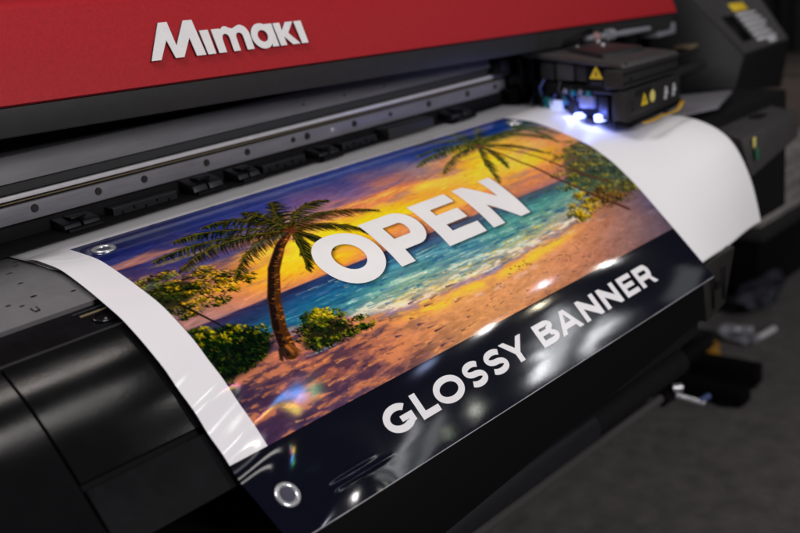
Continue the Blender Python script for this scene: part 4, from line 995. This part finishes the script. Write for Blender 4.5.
crumple('plastic_bag', (1.985, .135, -.823), .045, .068, .028, M['bag'], 'crumpled clear plastic bag lying on the carpet by the foot', 'bag', 2)
rod = tube('metal_rod', [(1.98, .09, -.835), (2.085, .075, -.834)], .009, M['steel']); tag(rod, 'short metal rod lying beside the crumpled plastic bag', 'rod')
cap_ = empty('amber_cap', (1.875, .165, -.85), 'small amber plastic cap lying on the carpet by the leg', 'cap')
tube('cap_body', [(1.875, .165, -.849), (1.875, .165, -.818)], .024, M['amber'], cap_, 20); tube('cap_rim', [(1.875, .165, -.849), (1.875, .165, -.843)], .027, M['amber'], cap_, 20)
crumple('plastic_wrap', (2.28, .20, -.80), .19, .07, .045, M['bag2'] if 'bag2' in M else M['bag'], 'dark heap of loose plastic wrap on the carpet before the crate', 'plastic wrap', 5)
crumple('cable_heap', (2.20, .36, -.79), .09, .10, .05, M['black'], 'black heap of coiled cable between printer and crate', 'cable', 9)

# ------------------------------------------------------------------ light
def area(name, loc, aim, sx, sy, power, col=(1, 1, 1)):
    l = bpy.data.lights.new(name, 'AREA'); l.shape = 'RECTANGLE'; l.size = sx; l.size_y = sy; l.energy = power; l.color = col
    o = bpy.data.objects.new(name, l); COL.objects.link(o); o.location = loc
    d_ = Vector(aim) - Vector(loc); o.rotation_euler = d_.to_track_quat('-Z', 'Y').to_euler(); return o
def tube_lamp(name, loc, sx, sy, power, col=(1, 1, 1)):
    l = bpy.data.lights.new(name, 'AREA'); l.shape = 'RECTANGLE'; l.size = sx; l.size_y = sy; l.energy = power; l.color = col
    o = bpy.data.objects.new(name, l); COL.objects.link(o); o.location = loc; return o
area('soft_panel', (.1, -3.4, 1.25), (.6, -.05, 0), 1.0, .8, 66, (1.0, .97, .97))  # low soft key added in front, reaching the rail under the hood
area('soft_panel', (-1.0, .1, 2.3), (.3, -.1, 0), .9, .9, 34, (1.0, .97, .96))
tube_lamp('ceiling_tube', (.30, -.08, 1.9), 1.3, .06, 2.6, (1.0, .92, .86))
tube_lamp('ceiling_tube', (.30, -.73, 1.9), 1.3, .06, 2.2, (1.0, .95, .92))
tube_lamp('ceiling_tube', (1.33, -1.50, 1.9), .16, .10, .5, (1.0, .96, .92))
tube_lamp('ceiling_tube', (1.22, -1.12, 1.9), .14, .07, .3, (1.0, .96, .92))
def spot_disc(name, src, d_, dist, r, power, col=(1, .95, .88)):
    l = bpy.data.lights.new(name, 'AREA'); l.shape = 'DISK'; l.size = 2 * r; l.energy = power; l.color = col
    o = bpy.data.objects.new(name, l); COL.objects.link(o); d_ = Vector(d_).normalized(); o.location = Vector(src) + d_ * dist
    o.rotation_euler = (-d_).to_track_quat('-Z', 'Y').to_euler(); return o
CAM = np.array([-0.51983358, -1.00113906, 0.26793411])
def mirror_dir(X, sc):
    p, _, _, n_ = on_prof(X, sc, .002); v = (Vector(CAM) - p).normalized(); return p, n_ * (2 * n_.dot(v)) - v
for X, sc, dist, r, pw, colr_ in ((.345, .357, 4.2, .030, 1.1, (1, .97, .95)), (.590, .350, 4.2, .020, 1.0, (1, .97, .93)), (.470, .343, 4.2, .018, .5, (.8, .8, 1.0)), (.438, .366, 4.2, .014, .4, (1, .9, .66)),
                       (.025, .372, 4.2, .022, .8, (1, .9, .78)), (.06, .408, 4.0, .12, 1.6, (1, .95, .90)), (.24, .356, 4.0, .05, .22, (.5, .6, 1.0)),  # the widest disc is added to make the creases shine
                       (.043, .322, 4.0, .026, .30, (1, .75, .05)), (.064, .312, 4.0, .028, .42, (.1, .35, 1)), (.032, .316, 4.0, .022, .18, (1, .2, .6)), (.084, .314, 4.0, .024, .10, (.2, 1, .4)), (.020, .320, 4.0, .024, .06, (.3, 1, .5)),  # coloured lamps added only for the rainbow glint; the room has none
                       (.22, .428, 4.0, .012, .05, (.7, .8, .6)), (.275, .424, 4.0, .02, .12, (.95, .95, .85))):
    src, d_ = mirror_dir(X, sc); spot_disc('glint_lamp', src, d_, dist, r, pw, colr_)
for X, sc, w_, h_, pw in ((.425, .418, .26, .07, .5), (.47, .430, .14, .03, .4), (.385, .427, .10, .025, .4), (.67, .405, .4, .18, .16), (.0, .366, .34, .10, .30), (.13, .432, .55, .022, .5), (.16, .440, .6, .015, .25)):
    src, d_ = mirror_dir(X, sc); area('added_sheen_light', Vector(src) + d_ * 4.2, src, w_, h_, pw, (.95, .97, 1.0))  # unseen soft lights added for broad reflections on the navy strip, no windows
# uv glow of the carriage lamps
for a in (.098, .050):
    l = bpy.data.lights.new('uv_glow', 'POINT'); l.energy = .07; l.color = (.14, .20, 1.0); l.shadow_soft_size = .006
    o = bpy.data.objects.new('uv_glow', l); COL.objects.link(o); o.location = A + e * a + ns * .020 + Zv * -.006
w = bpy.data.worlds.new('World'); scene.world = w; w.use_nodes = True
bg = w.node_tree.nodes['Background']; bg.inputs[0].default_value = (.55, .58, .68, 1); bg.inputs[1].default_value = .04

# ------------------------------------------------------------------ camera
cam = bpy.data.cameras.new('camera'); co = bpy.data.objects.new('camera', cam); COL.objects.link(co); scene.camera = co
R = np.array([[0.66773879, -0.73734079, -0.10224223], [-0.28327269, -0.12467771, -0.95090065], [0.68839051, 0.66391568, -0.29212066]])
C = (-0.51983358, -1.00113906, 0.26793411)
mw = Matrix(((R[0, 0], -R[1, 0], -R[2, 0], C[0]), (R[0, 1], -R[1, 1], -R[2, 1], C[1]), (R[0, 2], -R[1, 2], -R[2, 2], C[2]), (0, 0, 0, 1)))
co.matrix_world = mw
cam.sensor_width = 36; cam.lens = 1000 / 800 * 36; cam.clip_start = .01; cam.clip_end = 100
cam.dof.use_dof = True; cam.dof.focus_distance = 1.10; cam.dof.aperture_fstop = 45 / 13.0
scene.view_settings.view_transform = 'Standard'; scene.view_settings.look = 'None'; scene.view_settings.exposure = 0; scene.view_settings.gamma = 1
scene.cycles.use_denoising = True; scene.cycles.max_bounces = 8
